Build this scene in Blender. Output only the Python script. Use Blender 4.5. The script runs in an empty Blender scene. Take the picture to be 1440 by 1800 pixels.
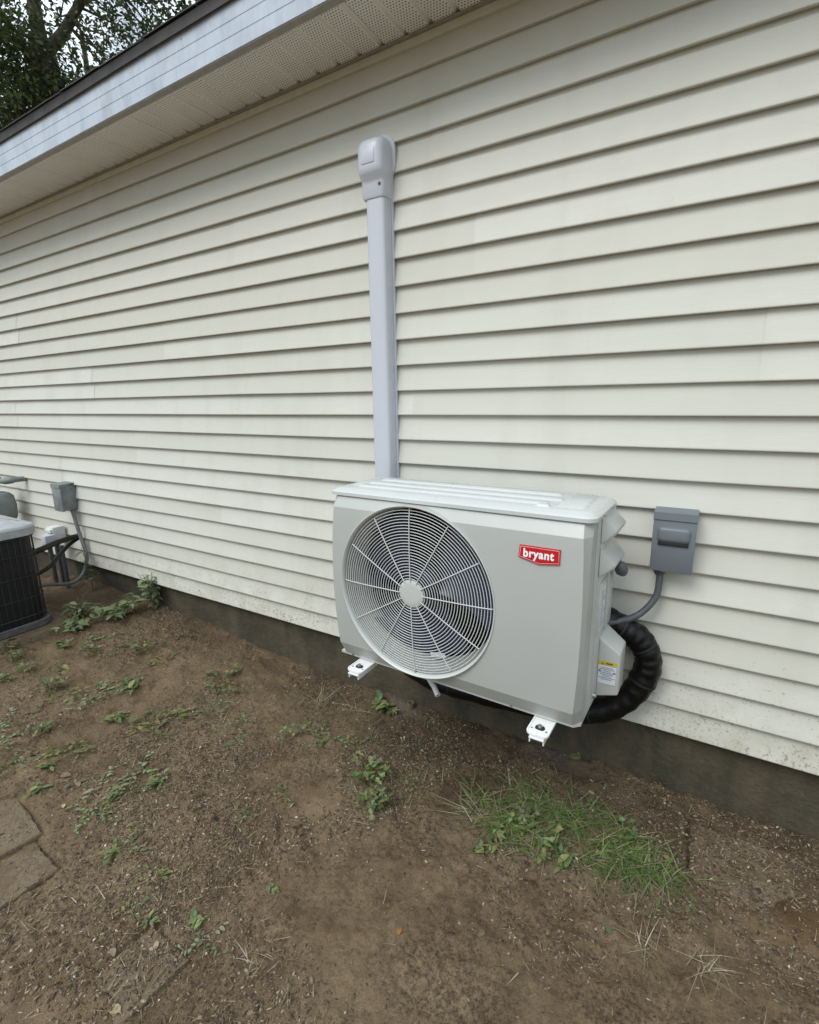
import bpy, bmesh, math, random
import numpy as np
from mathutils import Vector, Matrix, Euler

R = math.radians
SC = bpy.context.scene
COL = SC.collection

# ------------------------------------------------------------------ camera
cam_d = bpy.data.cameras.new('camera')
cam = bpy.data.objects.new('camera', cam_d); COL.objects.link(cam)
YAW, PITCH, ROLL = 0.544932, 0.224091, -0.016545
_f = Vector((-math.sin(YAW) * math.cos(PITCH), math.cos(YAW) * math.cos(PITCH), -math.sin(PITCH)))
_r0 = Vector((math.cos(YAW), math.sin(YAW), 0)); _u0 = _r0.cross(_f)
_r = _r0 * math.cos(ROLL) + _u0 * math.sin(ROLL)
_u = -_r0 * math.sin(ROLL) + _u0 * math.cos(ROLL)
M = Matrix((_r, _u, -_f)).transposed().to_4x4()
M.translation = Vector((0, -1.842, 1.186))
cam.matrix_world = M
cam_d.sensor_fit = 'VERTICAL'; cam_d.sensor_height = 36.0
cam_d.lens = 877.43 / 1800 * 36
cam_d.clip_start = 0.05; cam_d.clip_end = 2000
SC.camera = cam

# ------------------------------------------------------------------ world, sun, exposure
SUN_EL, SUN_AZ = 50.0, 198.0      # azimuth from +y, clockwise: behind the camera, a little left
world = bpy.data.worlds.new('World'); SC.world = world; world.use_nodes = True
wn = world.node_tree; wn.nodes.clear()
def wnode(k, **kw):
    n = wn.nodes.new(k)
    for a, v in kw.items(): setattr(n, a, v)
    return n
def wmath(op, a, b=0., clamp=False):
    m = wnode('ShaderNodeMath', operation=op, use_clamp=clamp)
    for sock, v in ((m.inputs[0], a), (m.inputs[1], b)):
        if isinstance(v, (int, float)): sock.default_value = v
        else: wn.links.new(v, sock)
    return m.outputs[0]
sky = wnode('ShaderNodeTexSky', sky_type='NISHITA', sun_disc=False)
sky.sun_elevation = R(SUN_EL); sky.sun_rotation = R(SUN_AZ)
sky.air_density = 1.0; sky.dust_density = 2.0; sky.ozone_density = 1.0
bg = wnode('ShaderNodeBackground'); bg.inputs['Strength'].default_value = 0.09
wn.links.new(sky.outputs[0], bg.inputs[0])
# cloud layer of an overcast sky: brighter towards the zenith, the same all round (standard overcast distribution)
tcw = wnode('ShaderNodeTexCoord'); sz = wnode('ShaderNodeSeparateXYZ'); wn.links.new(tcw.outputs['Generated'], sz.inputs[0])
el = wmath('MAXIMUM', sz.outputs[2], 0.0)
lum = wmath('DIVIDE', wmath('ADD', 1.0, wmath('MULTIPLY', el, 2.0)), 3.0)
nz = wnode('ShaderNodeTexNoise'); nz.inputs['Scale'].default_value = 3.2; nz.inputs['Detail'].default_value = 6
wn.links.new(tcw.outputs['Generated'], nz.inputs['Vector'])
mr = wnode('ShaderNodeMapRange'); wn.links.new(nz.outputs['Fac'], mr.inputs[0])
for i_, v_ in enumerate((.3, .7, .86, 1.12)): mr.inputs[i_ + 1].default_value = v_
cov = wnode('ShaderNodeMapRange'); wn.links.new(nz.outputs['Fac'], cov.inputs[0])
for i_, v_ in enumerate((.34, .46, .35, 1.0)): cov.inputs[i_ + 1].default_value = v_
CLOUD_Z = 1.6
bg2 = wnode('ShaderNodeBackground'); bg2.inputs['Color'].default_value = (.89, 1.0, 1.09, 1)
wn.links.new(wmath('MULTIPLY', wmath('MULTIPLY', lum, CLOUD_Z), mr.outputs[0]), bg2.inputs['Strength'])
mx = wnode('ShaderNodeMixShader'); wn.links.new(cov.outputs[0], mx.inputs[0]); wn.links.new(bg.outputs[0], mx.inputs[1]); wn.links.new(bg2.outputs[0], mx.inputs[2])
wo = wnode('ShaderNodeOutputWorld'); wn.links.new(mx.outputs[0], wo.inputs[0])
sd = bpy.data.lights.new('sun', 'SUN'); sd.energy = 1.5; sd.angle = R(30); sd.color = (1.0, 0.99, 0.955)
sun = bpy.data.objects.new('sun', sd); COL.objects.link(sun)
_sd = Vector((math.sin(R(SUN_AZ)) * math.cos(R(SUN_EL)), math.cos(R(SUN_AZ)) * math.cos(R(SUN_EL)), math.sin(R(SUN_EL))))
sun.rotation_euler = _sd.to_track_quat('Z', 'Y').to_euler()
sun.location = (0, -3, 8)
SC.view_settings.view_transform = 'Standard'; SC.view_settings.look = 'None'
SC.view_settings.exposure = 0.27; SC.view_settings.gamma = 1.0
SC.view_settings.use_curve_mapping = False
SC.cycles.use_denoising = True
SC.cycles.max_bounces = 8

rng = np.random.default_rng(7)
random.seed(7)

# ------------------------------------------------------------------ material helper
class NT:
    def __init__(s, name):
        s.m = bpy.data.materials.new(name); s.m.use_nodes = True
        s.t = s.m.node_tree; s.b = s.t.nodes['Principled BSDF']
        s.geo = s.t.nodes.new('ShaderNodeNewGeometry'); s.tc = s.t.nodes.new('ShaderNodeTexCoord')
    def n(s, k, **kw):
        nd = s.t.nodes.new(k)
        for a, v in kw.items(): setattr(nd, a, v)
        return nd
    def L(s, a, b): s.t.links.new(a, b)
    def pos(s, scale=(1, 1, 1), obj=False):
        m = s.n('ShaderNodeMapping'); m.inputs['Scale'].default_value = scale
        s.L(s.tc.outputs['Object'] if obj else s.geo.outputs['Position'], m.inputs['Vector'])
        return m.outputs[0]
    def noise(s, scale, detail=4, rough=.55, vec=None, dist=0):
        n = s.n('ShaderNodeTexNoise'); n.inputs['Scale'].default_value = scale
        n.inputs['Detail'].default_value = detail; n.inputs['Roughness'].default_value = rough
        n.inputs['Distortion'].default_value = dist
        s.L(vec if vec is not None else s.geo.outputs['Position'], n.inputs['Vector'])
        return n.outputs['Fac']
    def ramp(s, fac, stops):
        r = s.n('ShaderNodeValToRGB'); e = r.color_ramp.elements
        while len(e) < len(stops): e.new(.5)
        for i, (p, c) in enumerate(stops):
            e[i].position = p; e[i].color = (*c, 1) if not isinstance(c, (int, float)) else (c, c, c, 1)
        s.L(fac, r.inputs[0]); return r.outputs[0]
    def mix(s, fac, a, b, mode='MIX'):
        m = s.n('ShaderNodeMix', data_type='RGBA', blend_type=mode)
        for sock, v in ((m.inputs[0], fac), (m.inputs[6], a), (m.inputs[7], b)):
            if isinstance(v, (int, float)): sock.default_value = v
            elif isinstance(v, tuple): sock.default_value = (*v, 1)
            else: s.L(v, sock)
        return m.outputs[2]
    def math(s, op, a, b=0.0, clamp=False):
        m = s.n('ShaderNodeMath', operation=op, use_clamp=clamp)
        for sock, v in ((m.inputs[0], a), (m.inputs[1], b)):
            if isinstance(v, (int, float)): sock.default_value = v
            else: s.L(v, sock)
        return m.outputs[0]
    def maprange(s, v, a, b, c=0., d=1.):
        m = s.n('ShaderNodeMapRange'); s.L(v, m.inputs[0])
        for i, x in enumerate((a, b, c, d)): m.inputs[i + 1].default_value = x
        return m.outputs[0]
    def sep(s, v=None):
        x = s.n('ShaderNodeSeparateXYZ'); s.L(v if v is not None else s.geo.outputs['Position'], x.inputs[0]); return x.outputs
    def bump(s, h, strength=.3, dist=.002, prev=None):
        b = s.n('ShaderNodeBump'); b.inputs['Strength'].default_value = strength; b.inputs['Distance'].default_value = dist
        s.L(h, b.inputs['Height'])
        if prev is not None: s.L(prev, b.inputs['Normal'])
        s.L(b.outputs[0], s.b.inputs['Normal']); return b.outputs[0]
    def set(s, col=None, rough=None, metal=None, spec=None):
        for k, v in (('Base Color', col), ('Roughness', rough), ('Metallic', metal), ('Specular IOR Level', spec)):
            if v is None: continue
            if isinstance(v, tuple): s.b.inputs[k].default_value = (*v, 1)
            elif isinstance(v, (int, float)): s.b.inputs[k].default_value = v
            else: s.L(v, s.b.inputs[k])
        return s

def simple(name, col, rough=.5, metal=0., var=.12, nscale=30, bump=.0, spec=None):
    a = NT(name)
    nz = a.noise(nscale, 5)
    c = a.mix(a.maprange(nz, .3, .7), tuple(x * (1 - var) for x in col), tuple(min(1, x * (1 + var)) for x in col))
    a.set(c, rough, metal, spec)
    if bump: a.bump(a.noise(nscale * 6, 4), bump, .001)
    return a.m

MT = {}
# vinyl siding: cream, horizontal wood grain, mud splash towards the ground
a = NT('vinyl_cream')
zz = a.sep()[2]
grain = a.noise(1, 4, .6, a.pos((14, 60, 420)))
fine = a.noise(1, 3, .6, a.pos((3, 40, 8)))
oi = a.n('ShaderNodeObjectInfo')
c = a.mix(a.maprange(grain, .3, .7), (.575, .571, .510), (.632, .628, .566))
c = a.mix(a.maprange(fine, .35, .7, 0, .4), c, (.545, .540, .48))
c = a.mix(a.maprange(oi.outputs['Random'], 0, 1, 0, .7), c, (.515, .507, .435))
stk = a.noise(1, 4, .6, a.pos((5.5, 5.5, .55)))
c = a.mix(a.maprange(stk, .5, .75, 0, .35), c, (.47, .46, .39))
sp = a.noise(95, 3, .75)
dens = a.maprange(zz, -.02, .5, .125, -.05)
spk = a.maprange(a.math('ADD', sp, dens), .66, .72)
big = a.noise(5, 4, .6, a.pos((1, 1, 2.5)))
dirt = a.math('MULTIPLY', spk, a.maprange(big, .35, .6), clamp=True)
c = a.mix(a.math('MULTIPLY', dirt, .8), c, (.16, .13, .08))
drt = a.math('MULTIPLY', a.maprange(zz, 0, .35, .55, 0), a.maprange(a.noise(9, 5, .65), .4, .75), clamp=True)
c = a.mix(drt, c, (.33, .29, .2))
a.set(c, a.maprange(grain, .2, .8, .5, .62), spec=.35)
a.bump(grain, .35, .0012)
MT['vinyl'] = a.m
MT['vinyl_trim'] = simple('vinyl_trim', (.56, .54, .45), .5, var=.06)
# perforated soffit
a = NT('soffit_vinyl')
mp = a.n('ShaderNodeMapping'); a.L(a.geo.outputs['Position'], mp.inputs['Vector'])
mp.inputs['Location'].default_value = (1.801 * 88, 0, 0); mp.inputs['Scale'].default_value = (88, 88, 0)
sx = a.sep(mp.outputs[0])
def cell(v): return a.math('ABSOLUTE', a.math('SUBTRACT', a.math('FRACT', v), .5))
stag = a.math('MULTIPLY', a.math('FLOOR', a.math('MODULO', a.math('ABSOLUTE', sx[1]), 2)), .5)
dx = cell(a.math('ADD', sx[0], stag)); dy = cell(sx[1])
dd = a.math('SQRT', a.math('ADD', a.math('MULTIPLY', dx, dx), a.math('MULTIPLY', dy, dy)))
hole = a.maprange(dd, .20, .27, 1, 0)
attr = a.n('ShaderNodeAttribute', attribute_name='flat_zone')
hole = a.math('MULTIPLY', hole, a.maprange(attr.outputs['Fac'], .5, .6))
c = a.mix(a.maprange(a.noise(6, 4), .3, .7), (.76, .74, .69), (.83, .81, .76))
c = a.mix(hole, c, (.03, .03, .028))
a.set(c, .55); MT['soffit'] = a.m
# fascia: white aluminium with grey weather streaks and chalking
a = NT('fascia_aluminium')
st = a.noise(1, 5, .65, a.pos((11, 3, 4.2)))
st2 = a.noise(1, 4, .6, a.pos((34, 3, 9)))
blot = a.noise(7, 5, .65)
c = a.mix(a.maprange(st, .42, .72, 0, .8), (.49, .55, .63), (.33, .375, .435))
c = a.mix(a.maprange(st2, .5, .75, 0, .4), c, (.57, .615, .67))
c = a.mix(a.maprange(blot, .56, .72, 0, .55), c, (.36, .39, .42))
a.set(c, .42, 0); a.bump(blot, .08, .004); MT['fascia'] = a.m
MT['fascia_return'] = simple('fascia_return', (.30, .28, .25), .55, var=.15)
a = NT('drip_edge_dark')
c = a.mix(a.maprange(a.noise(12, 5), .3, .7), (.018, .016, .015), (.045, .040, .036)); a.set(c, .55, spec=.3); MT['drip'] = a.m
a = NT('asphalt_shingle')
c = a.mix(a.maprange(a.noise(260, 3), .35, .7), (.02, .02, .02), (.075, .07, .065)); a.set(c, .95); a.bump(a.noise(400, 3), .6, .002); MT['shingle'] = a.m
# foundation concrete
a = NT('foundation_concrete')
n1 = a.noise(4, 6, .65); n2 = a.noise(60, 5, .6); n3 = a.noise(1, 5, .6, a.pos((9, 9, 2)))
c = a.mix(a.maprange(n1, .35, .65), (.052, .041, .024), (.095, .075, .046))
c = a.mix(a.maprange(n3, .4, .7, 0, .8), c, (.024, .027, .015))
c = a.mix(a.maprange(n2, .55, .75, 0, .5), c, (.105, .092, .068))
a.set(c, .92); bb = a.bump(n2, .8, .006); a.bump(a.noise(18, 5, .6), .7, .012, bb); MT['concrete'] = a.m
# soil
a = NT('soil')
p1 = a.noise(1.7, 5, .6); p2 = a.noise(9, 6, .62); p3 = a.noise(70, 6, .65); p4 = a.noise(330, 4, .7)
c = a.ramp(a.maprange(p2, .25, .75), [(0, (.14, .093, .053)), (.45, (.235, .166, .098)), (1, (.335, .246, .148))])
c = a.mix(a.maprange(p1, .48, .66, 0, .75), c, (.35, .26, .158))
pc = a.noise(3.4, 5, .6)
cr = a.math('MULTIPLY', a.maprange(p3, .42, .62), a.maprange(pc, .40, .60, .12, 1.0))
c = a.mix(a.math('MULTIPLY', cr, .72), c, (.062, .039, .025))
p5 = a.noise(150, 5, .7)
c = a.mix(a.math('MULTIPLY', a.maprange(p5, .52, .62), a.maprange(pc, .38, .58, .10, .75)), c, (.045, .029, .019))
c = a.mix(a.maprange(p4, .58, .72, 0, .8), c, (.27, .21, .15))
att = a.n('ShaderNodeAttribute', attribute_name='stain_shade')
sc = a.n('ShaderNodeSeparateColor'); a.L(att.outputs['Color'], sc.inputs[0])
c = a.mix(a.math('MULTIPLY', sc.outputs[0], a.maprange(p3, .3, .6)), c, (.36, .35, .33))      # grey cement dust
c = a.mix(a.math('MULTIPLY', sc.outputs[1], a.maprange(p2, .3, .6, .2, .9)), c, (.21, .125, .045))  # ochre
c = a.mix(a.math('MULTIPLY', sc.outputs[2], a.maprange(p2, .3, .7, .3, .9)), c, (.040, .026, .017)) # wet soil, plus shade painted under the heat pump
a.set(c, .95, spec=.2); bb = a.bump(p3, 1.0, .018); bb = a.bump(p5, .9, .009, bb); a.bump(p4, .8, .005, bb); MT['soil'] = a.m
a = NT('paver_concrete')
n1 = a.noise(8, 6, .65); n2 = a.noise(120, 5, .65)
c = a.mix(a.maprange(n1, .42, .62), (.172, .135, .092), (.160, .117, .073))
c = a.mix(a.maprange(n2, .5, .72, 0, .6), c, (.07, .05, .036))
c = a.mix(a.maprange(a.noise(15, 6, .7), .47, .56, 0, .9), c, (.125, .088, .054))
a.set(c, .93, spec=.2); bb = a.bump(n2, .8, .006); a.bump(a.noise(22, 5, .65), .6, .014, bb); MT['paver'] = a.m
# colour-attribute materials (each piece carries its own colour)
def attrmat(name, rough=.8, trans=0.):
    a = NT(name); at = a.n('ShaderNodeAttribute', attribute_name='tint')
    nz = a.noise(90, 4)
    c = a.mix(a.maprange(nz, .3, .7, 0, .35), at.outputs['Color'], (.05, .045, .03))
    a.set(c, rough, spec=.25)
    if trans:
        tr = a.n('ShaderNodeBsdfTranslucent'); a.L(c, tr.inputs[0])
        mx = a.n('ShaderNodeMixShader'); mx.inputs[0].default_value = trans
        out = a.t.nodes['Material Output']
        a.L(a.b.outputs[0], mx.inputs[1]); a.L(tr.outputs[0], mx.inputs[2]); a.L(mx.outputs[0], out.inputs[0])
    return a.m
MT['litter'] = attrmat('litter', .85)
MT['leaf'] = attrmat('leaf', .5, .3)
MT['straw'] = attrmat('straw', .7, .2)
a = NT('bark'); n1 = a.noise(1, 6, .65, a.pos((9, 9, 2.2)))
a.set(a.mix(a.maprange(n1, .35, .65), (.035, .028, .022), (.11, .09, .07)), .95); a.bump(n1, .8, .05); MT['bark'] = a.m
# heat pump paint etc.
def paint(name, col, rough=.38, var=.025):
    a = NT(name); n1 = a.noise(5, 4); n2 = a.noise(700, 2)
    c = a.mix(a.maprange(n1, .3, .7), tuple(x * (1 - var) for x in col), tuple(x * (1 + var) for x in col))
    sm = a.noise(3, 5, .65)
    a.set(c, a.maprange(sm, .3, .7, rough - .05, rough + .09), spec=.5); a.bump(n2, .05, .0006); return a.m
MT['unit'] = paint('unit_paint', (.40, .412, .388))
MT['unit_lid_lit'] = paint('unit_lid_lit_paint', (.53, .55, .535), .25)  # body paint, lightened to carry the light falling on top
MT['unit_side_lit'] = paint('unit_side_lit_paint', (.49, .505, .48), .33)  # body paint again, with the brighter light on the side put into its colour
MT['wire'] = paint('guard_wire_paint', (.56, .57, .55), .38)
MT['black_in'] = simple('dark_interior', (.012, .012, .014), .7, var=.3)
MT['coil'] = simple('coil_fins', (.012, .012, .013), .7, .0, var=.3, nscale=80)
MT['blade'] = simple('fan_blade_plastic', (.016, .021, .055), .30, var=.1)
MT['red'] = simple('badge_red', (.44, .008, .014), .3, var=.08)
MT['white'] = simple('white_print', (.80, .80, .80), .45, var=.03)
MT['pink'] = simple('badge_outline', (.78, .50, .50), .4, var=.03)
MT['yellow'] = simple('label_yellow', (.62, .43, .02), .5, var=.05)
MT['label'] = simple('label_paper', (.66, .69, .74), .45, var=.03)
MT['ink'] = simple('label_ink', (.05, .055, .07), .6, var=.1)
MT['ink_soft'] = simple('label_ink_soft', (.27, .29, .33), .6, var=.1)
MT['zinc'] = simple('zinc_bolt', (.35, .36, .36), .35, .8, var=.2)
MT['bracket'] = simple('white_powder_coat', (.78, .78, .77), .35, var=.03)
MT['rubber'] = simple('black_rubber', (.015, .015, .015), .6, var=.2)
a = NT('duct_plastic'); n1 = a.noise(1, 5, .6, a.pos((14, 14, 3)))
c = a.mix(a.maprange(n1, .35, .7, 0, .5), (.55, .575, .63), (.52, .545, .595))
c = a.mix(a.maprange(a.noise(45, 4, .7), .66, .74, 0, .35), c, (.3, .31, .32))
a.set(c, .36); MT['duct'] = a.m
MT['grey_metal'] = paint('grey_enamel', (.145, .165, .185), .42, .06)
MT['grey_dark'] = paint('dark_grey_enamel', (.07, .08, .09), .45, .06)
a = NT('weathered_grey'); n1 = a.noise(20, 5)
a.set(a.mix(a.maprange(n1, .35, .7), (.15, .165, .165), (.24, .255, .25)), .6); MT['grey_old'] = a.m
MT['conduit'] = simple('grey_conduit', (.085, .092, .10), .42, var=.12, nscale=60)
MT['conduit_old'] = simple('old_grey_conduit', (.15, .155, .15), .55, var=.15, nscale=40)
a = NT('black_wrap'); n1 = a.noise(1, 4, .6, a.pos((60, 60, 60))); n2 = a.noise(260, 3)
a.set(a.mix(a.maprange(n1, .4, .7), (.002, .002, .0025), (.005, .005, .006)), a.maprange(n1, .3, .7, .3, .5), spec=.35); a.bump(n1, .5, .006); MT['wrap'] = a.m
MT['pvc'] = simple('pvc_white', (.66, .67, .66), .4, var=.08)
MT['cond_black'] = simple('condenser_wire', (.022, .023, .024), .5, var=.25)
MT['cond_fin'] = simple('condenser_fins', (.006, .006, .007), .6, var=.4, nscale=14)
a = NT('condenser_top'); n1 = a.noise(14, 6, .65)
a.set(a.mix(a.maprange(n1, .35, .65), (.30, .315, .33), (.43, .45, .46)), .5); MT['cond_top'] = a.m
MT['cond_base'] = simple('condenser_base', (.09, .09, .085), .7, var=.3)
MT['rust'] = simple('rusty_pipe', (.16, .11, .08), .7, var=.3, nscale=40)

# ------------------------------------------------------------------ mesh helpers
def link(o, parent=None):
    COL.objects.link(o)
    if parent is not None: o.parent = parent
    return o
def mesh(name, vs, fs, mat, smooth=None):
    me = bpy.data.meshes.new(name); me.from_pydata([tuple(v) for v in vs], [], fs); me.update()
    if mat is not None: me.materials.append(MT[mat] if isinstance(mat, str) else mat)
    if smooth is not None:
        me.polygons.foreach_set('use_smooth', [True] * len(me.polygons))
        me.set_sharp_from_angle(angle=R(smooth))
    return me
def obj(name, vs, fs, mat, parent=None, smooth=None):
    return link(bpy.data.objects.new(name, mesh(name, vs, fs, mat, smooth)), parent)
def tag(o, label=None, cat=None, group=None, kind=None):
    for k, v in (('label', label), ('category', cat), ('group', group), ('kind', kind)):
        if v: o[k] = v
    return o
def thing(name, label, cat, loc=(0, 0, 0), rz=0, group=None):
    o = bpy.data.objects.new(name, None); link(o); o.location = loc; o.rotation_euler = (0, 0, rz)
    o.empty_display_size = .05
    return tag(o, label, cat, group)

class MB:
    def __init__(s): s.v = []; s.f = []
    def add(s, vs, fs):
        k = len(s.v); s.v += [tuple(v) for v in vs]; s.f += [tuple(i + k for i in f) for f in fs]; return s
    def box(s, x0, x1, y0, y1, z0, z1):
        return s.add([(x0, y0, z0), (x1, y0, z0), (x1, y1, z0), (x0, y1, z0), (x0, y0, z1), (x1, y0, z1), (x1, y1, z1), (x0, y1, z1)],
                     [(0, 3, 2, 1), (4, 5, 6, 7), (0, 1, 5, 4), (1, 2, 6, 5), (2, 3, 7, 6), (3, 0, 4, 7)])
    def bbox(s, x0, x1, y0, y1, z0, z1, b=.004, seg=2):
        bm = bmesh.new(); bmesh.ops.create_cube(bm, size=1)
        for v in bm.verts: v.co = ((x0 + x1) / 2 + v.co.x * (x1 - x0), (y0 + y1) / 2 + v.co.y * (y1 - y0), (z0 + z1) / 2 + v.co.z * (z1 - z0))
        bmesh.ops.bevel(bm, geom=bm.edges[:], offset=b, segments=seg, affect='EDGES', profile=.5)
        return s.bm(bm)
    def bm(s, bm):
        bm.verts.index_update()
        s.add([v.co[:] for v in bm.verts], [[v.index for v in f.verts] for f in bm.faces]); bm.free(); return s
    def loops(s, loops, cap0=True, cap1=True, closed=True):
        n = len(loops[0]); k = len(s.v)
        for l in loops: s.v += [tuple(p) for p in l]
        for i in range(len(loops) - 1):
            for j in range(n if closed else n - 1):
                q = (j + 1) % n
                s.f.append((k + i * n + j, k + i * n + q, k + (i + 1) * n + q, k + (i + 1) * n + j))
        if cap0: s.f.append(tuple(k + j for j in range(n))[::-1])
        if cap1: s.f.append(tuple(k + (len(loops) - 1) * n + j for j in range(n)))
        return s
    def tube(s, pts, rad, n=12, cap=True):
        pts = [Vector(p) for p in pts]; L = []
        up = Vector((.13, .27, .95)); prev = None
        for i, p in enumerate(pts):
            t = (pts[min(i + 1, len(pts) - 1)] - pts[max(i - 1, 0)]).normalized()
            if prev is None: a = t.cross(up).normalized() if abs(t.dot(up)) < .99 else t.cross(Vector((1, 0, 0))).normalized()
            else: a = (prev - t * prev.dot(t)).normalized()
            prev = a; b = t.cross(a)
            r = rad[i] if hasattr(rad, '__len__') else rad
            L.append([p + (a * math.cos(2 * math.pi * j / n) + b * math.sin(2 * math.pi * j / n)) * r for j in range(n)])
        return s.loops(L, cap, cap)
    def lathe(s, prof, c, axis='y', n=64):
        L = []
        for r, h in prof:
            l = []
            for j in range(n):
                t = 2 * math.pi * j / n; u, w = r * math.cos(t), r * math.sin(t)
                l.append((c[0] + u, c[1] + h, c[2] + w) if axis == 'y' else (c[0] + u, c[1] + w, c[2] + h) if axis == 'z' else (c[0] + h, c[1] + u, c[2] + w))
            L.append(l)
        return s.loops(L, False, False)
    def obj(s, name, mat, parent=None, smooth=35, fix=True):
        o = obj(name, s.v, s.f, mat, parent)
        if fix:
            bm = bmesh.new(); bm.from_mesh(o.data); bmesh.ops.recalc_face_normals(bm, faces=bm.faces[:]); bm.to_mesh(o.data); bm.free()
        if smooth is not None:
            o.data.polygons.foreach_set('use_smooth', [True] * len(o.data.polygons)); o.data.set_sharp_from_angle(angle=R(smooth))
        return o

def crom(P, k=8):
    P = [Vector(p) for p in P]; out = []
    Q = [P[0] * 2 - P[1]] + P + [P[-1] * 2 - P[-2]]
    for i in range(1, len(Q) - 2):
        for j in range(k):
            t = j / k
            a, b, c, d = Q[i - 1], Q[i], Q[i + 1], Q[i + 2]
            out.append(.5 * ((2 * b) + (c - a) * t + (2 * a - 5 * b + 4 * c - d) * t * t + (3 * b - a - 3 * c + d) * t ** 3))
    out.append(P[-1]); return out

def tinted(me, cols):      # one colour per face (corner domain)
    at = me.color_attributes.new('tint', 'FLOAT_COLOR', 'CORNER')
    n = np.array([p.loop_total for p in me.polygons])
    c = np.repeat(np.asarray(cols, float), n, axis=0)
    at.data.foreach_set('color', np.concatenate([c, np.ones((len(c), 1))], 1).ravel())

def hsh(ix, iy, seed):
    h = (ix.astype(np.int64) * 374761393 + iy.astype(np.int64) * 668265263 + seed * 1442695041) & 0xffffffff
    h = ((h ^ (h >> 13)) * 1274126177) & 0xffffffff
    return ((h ^ (h >> 16)) & 0xffffff) / 0xffffff
def vnoise(x, y, s, seed=0):
    x = np.asarray(x) * s; y = np.asarray(y) * s
    ix, iy = np.floor(x), np.floor(y); fx, fy = x - ix, y - iy
    fx = fx * fx * (3 - 2 * fx); fy = fy * fy * (3 - 2 * fy)
    return (hsh(ix, iy, seed) * (1 - fx) + hsh(ix + 1, iy, seed) * fx) * (1 - fy) + (hsh(ix, iy + 1, seed) * (1 - fx) + hsh(ix + 1, iy + 1, seed) * fx) * fy
def fbm(x, y, s, o=4, seed=0):
    t = 0; a = .5; w = 0
    for i in range(o):
        t = t + a * vnoise(x, y, s, seed + i); w += a; a *= .5; s *= 2.03
    return t / w

# ------------------------------------------------------------------ ground
PAVERS = [  # corners (x, y), top height above the soil sheet
    ([(-2.20, -1.225), (-1.895, -1.262), (-1.935, -1.56), (-2.24, -1.53)], .000, (-2.0, -1.33), .16),
    ([(-1.885, -1.292), (-1.700, -1.300), (-1.715, -1.49), (-1.905, -1.48)], .003, (-1.76, -1.36), .13),
    ([(-1.262, -1.247), (-1.090, -1.252), (-1.115, -1.56), (-1.29, -1.55)], .002, (-1.15, -1.285), .085),
    ([(.071, -.092), (.079, -.385), (.62, -.40), (.62, -.08)], .008, (.15, -.17), .125),
]
def gbase(x, y):
    zw = np.interp(x, [-5, -4.1, -3.2, -2.7, -2.1, -1.6, .5], [-.17, -.176, -.182, -.208, -.262, -.284, -.268])
    return zw - .035 * (1 - np.exp(np.minimum(y, 0) / .7))
def gz(x, y):
    x = np.asarray(x, float); y = np.asarray(y, float)
    z = gbase(x, y)
    near = np.clip(1 - np.maximum(np.maximum(np.abs(x + 1.8) - 5, np.abs(y + 1) - 3), 0) / 2, .25, 1)
    d = (fbm(x, y, 3.1, 4, 3) - .5) * .035 + (fbm(x, y, 8, 3, 13) - .5) * .016 + (fbm(x, y, 19, 4, 11) - .5) * .020 + (fbm(x, y, 55, 2, 19) - .5) * .010 + np.clip(fbm(x, y, 3.4, 3, 27) - .42, 0, .3) * 3.3 * np.maximum(0, fbm(x, y, 33, 3, 29) - .52) * .055
    rut = np.exp(-((x + 1.0) ** 2 / .09 + (y + .22) ** 2 / .03)) * -.02 + np.exp(-((x + 2.33) ** 2 / .004 + (y + .60) ** 2 / .003)) * -.022
    ramp = np.exp(-((y - .02) ** 2) / .004) * .012
    z = z + d * near + rut + ramp
    for P, h, E0, ER in PAVERS:
        cx = sum(p[0] for p in P) / 4; cy = sum(p[1] for p in P) / 4
        inside = np.ones_like(x, bool)
        for i in range(4):
            (ax, ay), (bx, by) = P[i], P[(i + 1) % 4]
            s = (bx - ax) * (y - ay) - (by - ay) * (x - ax)
            sc_ = (bx - ax) * (cy - ay) - (by - ay) * (cx - ax)
            inside &= (s * np.sign(sc_) / math.hypot(bx - ax, by - ay) > -.012)
        top = gbase(np.array(cx), np.array(cy)) - .012
        far = np.clip((np.hypot(x - E0[0], y - E0[1]) + (fbm(x, y, 11, 3, 8) - .5) * .12 - ER) / .08, 0, 1)
        z = np.where(inside, np.minimum(z, top + (fbm(x, y, 6, 3, 5) - .5) * .012) * (1 - far) + np.maximum(z, top + .012 + h + .006) * far, z)
    return z
def axis(lo, hi, step, far):
    fine = np.arange(lo, hi + step / 2, step)
    o = [.03, .08, .2, .5, 1, 2, 4, 8, 16, 32, 64, far]
    return np.concatenate([lo - np.array(o[::-1]), fine, hi + np.array(o)])
gx = axis(-4.6, .9, .009, 160); gy = np.concatenate([-2.1 - np.array([160, 90, 50, 25, 12, 6, 3, 1.5, .7, .3, .1, .04]), np.arange(-2.1, .03, .009), [.06, .3, 1, 3, 8, 16, 30, 60, 160]])
X, Y = np.meshgrid(gx, gy); Z = gz(X, Y)
nx, ny = len(gx), len(gy)
me = bpy.data.meshes.new('ground')
V = np.stack([X, Y, Z], -1).reshape(-1, 3)
ii = (np.arange(ny - 1)[:, None] * nx + np.arange(nx - 1)[None]).ravel()
F = np.stack([ii, ii + 1, ii + nx + 1, ii + nx], 1)
me.vertices.add(len(V)); me.vertices.foreach_set('co', V.ravel())
me.loops.add(F.size); me.loops.foreach_set('vertex_index', F.ravel().astype(np.int32))
me.polygons.add(len(F)); me.polygons.foreach_set('loop_start', (np.arange(len(F)) * 4).astype(np.int32))
me.polygons.foreach_set('use_smooth', np.ones(len(F), bool)); me.update(calc_edges=True)
me.materials.append(MT['soil'])
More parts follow.
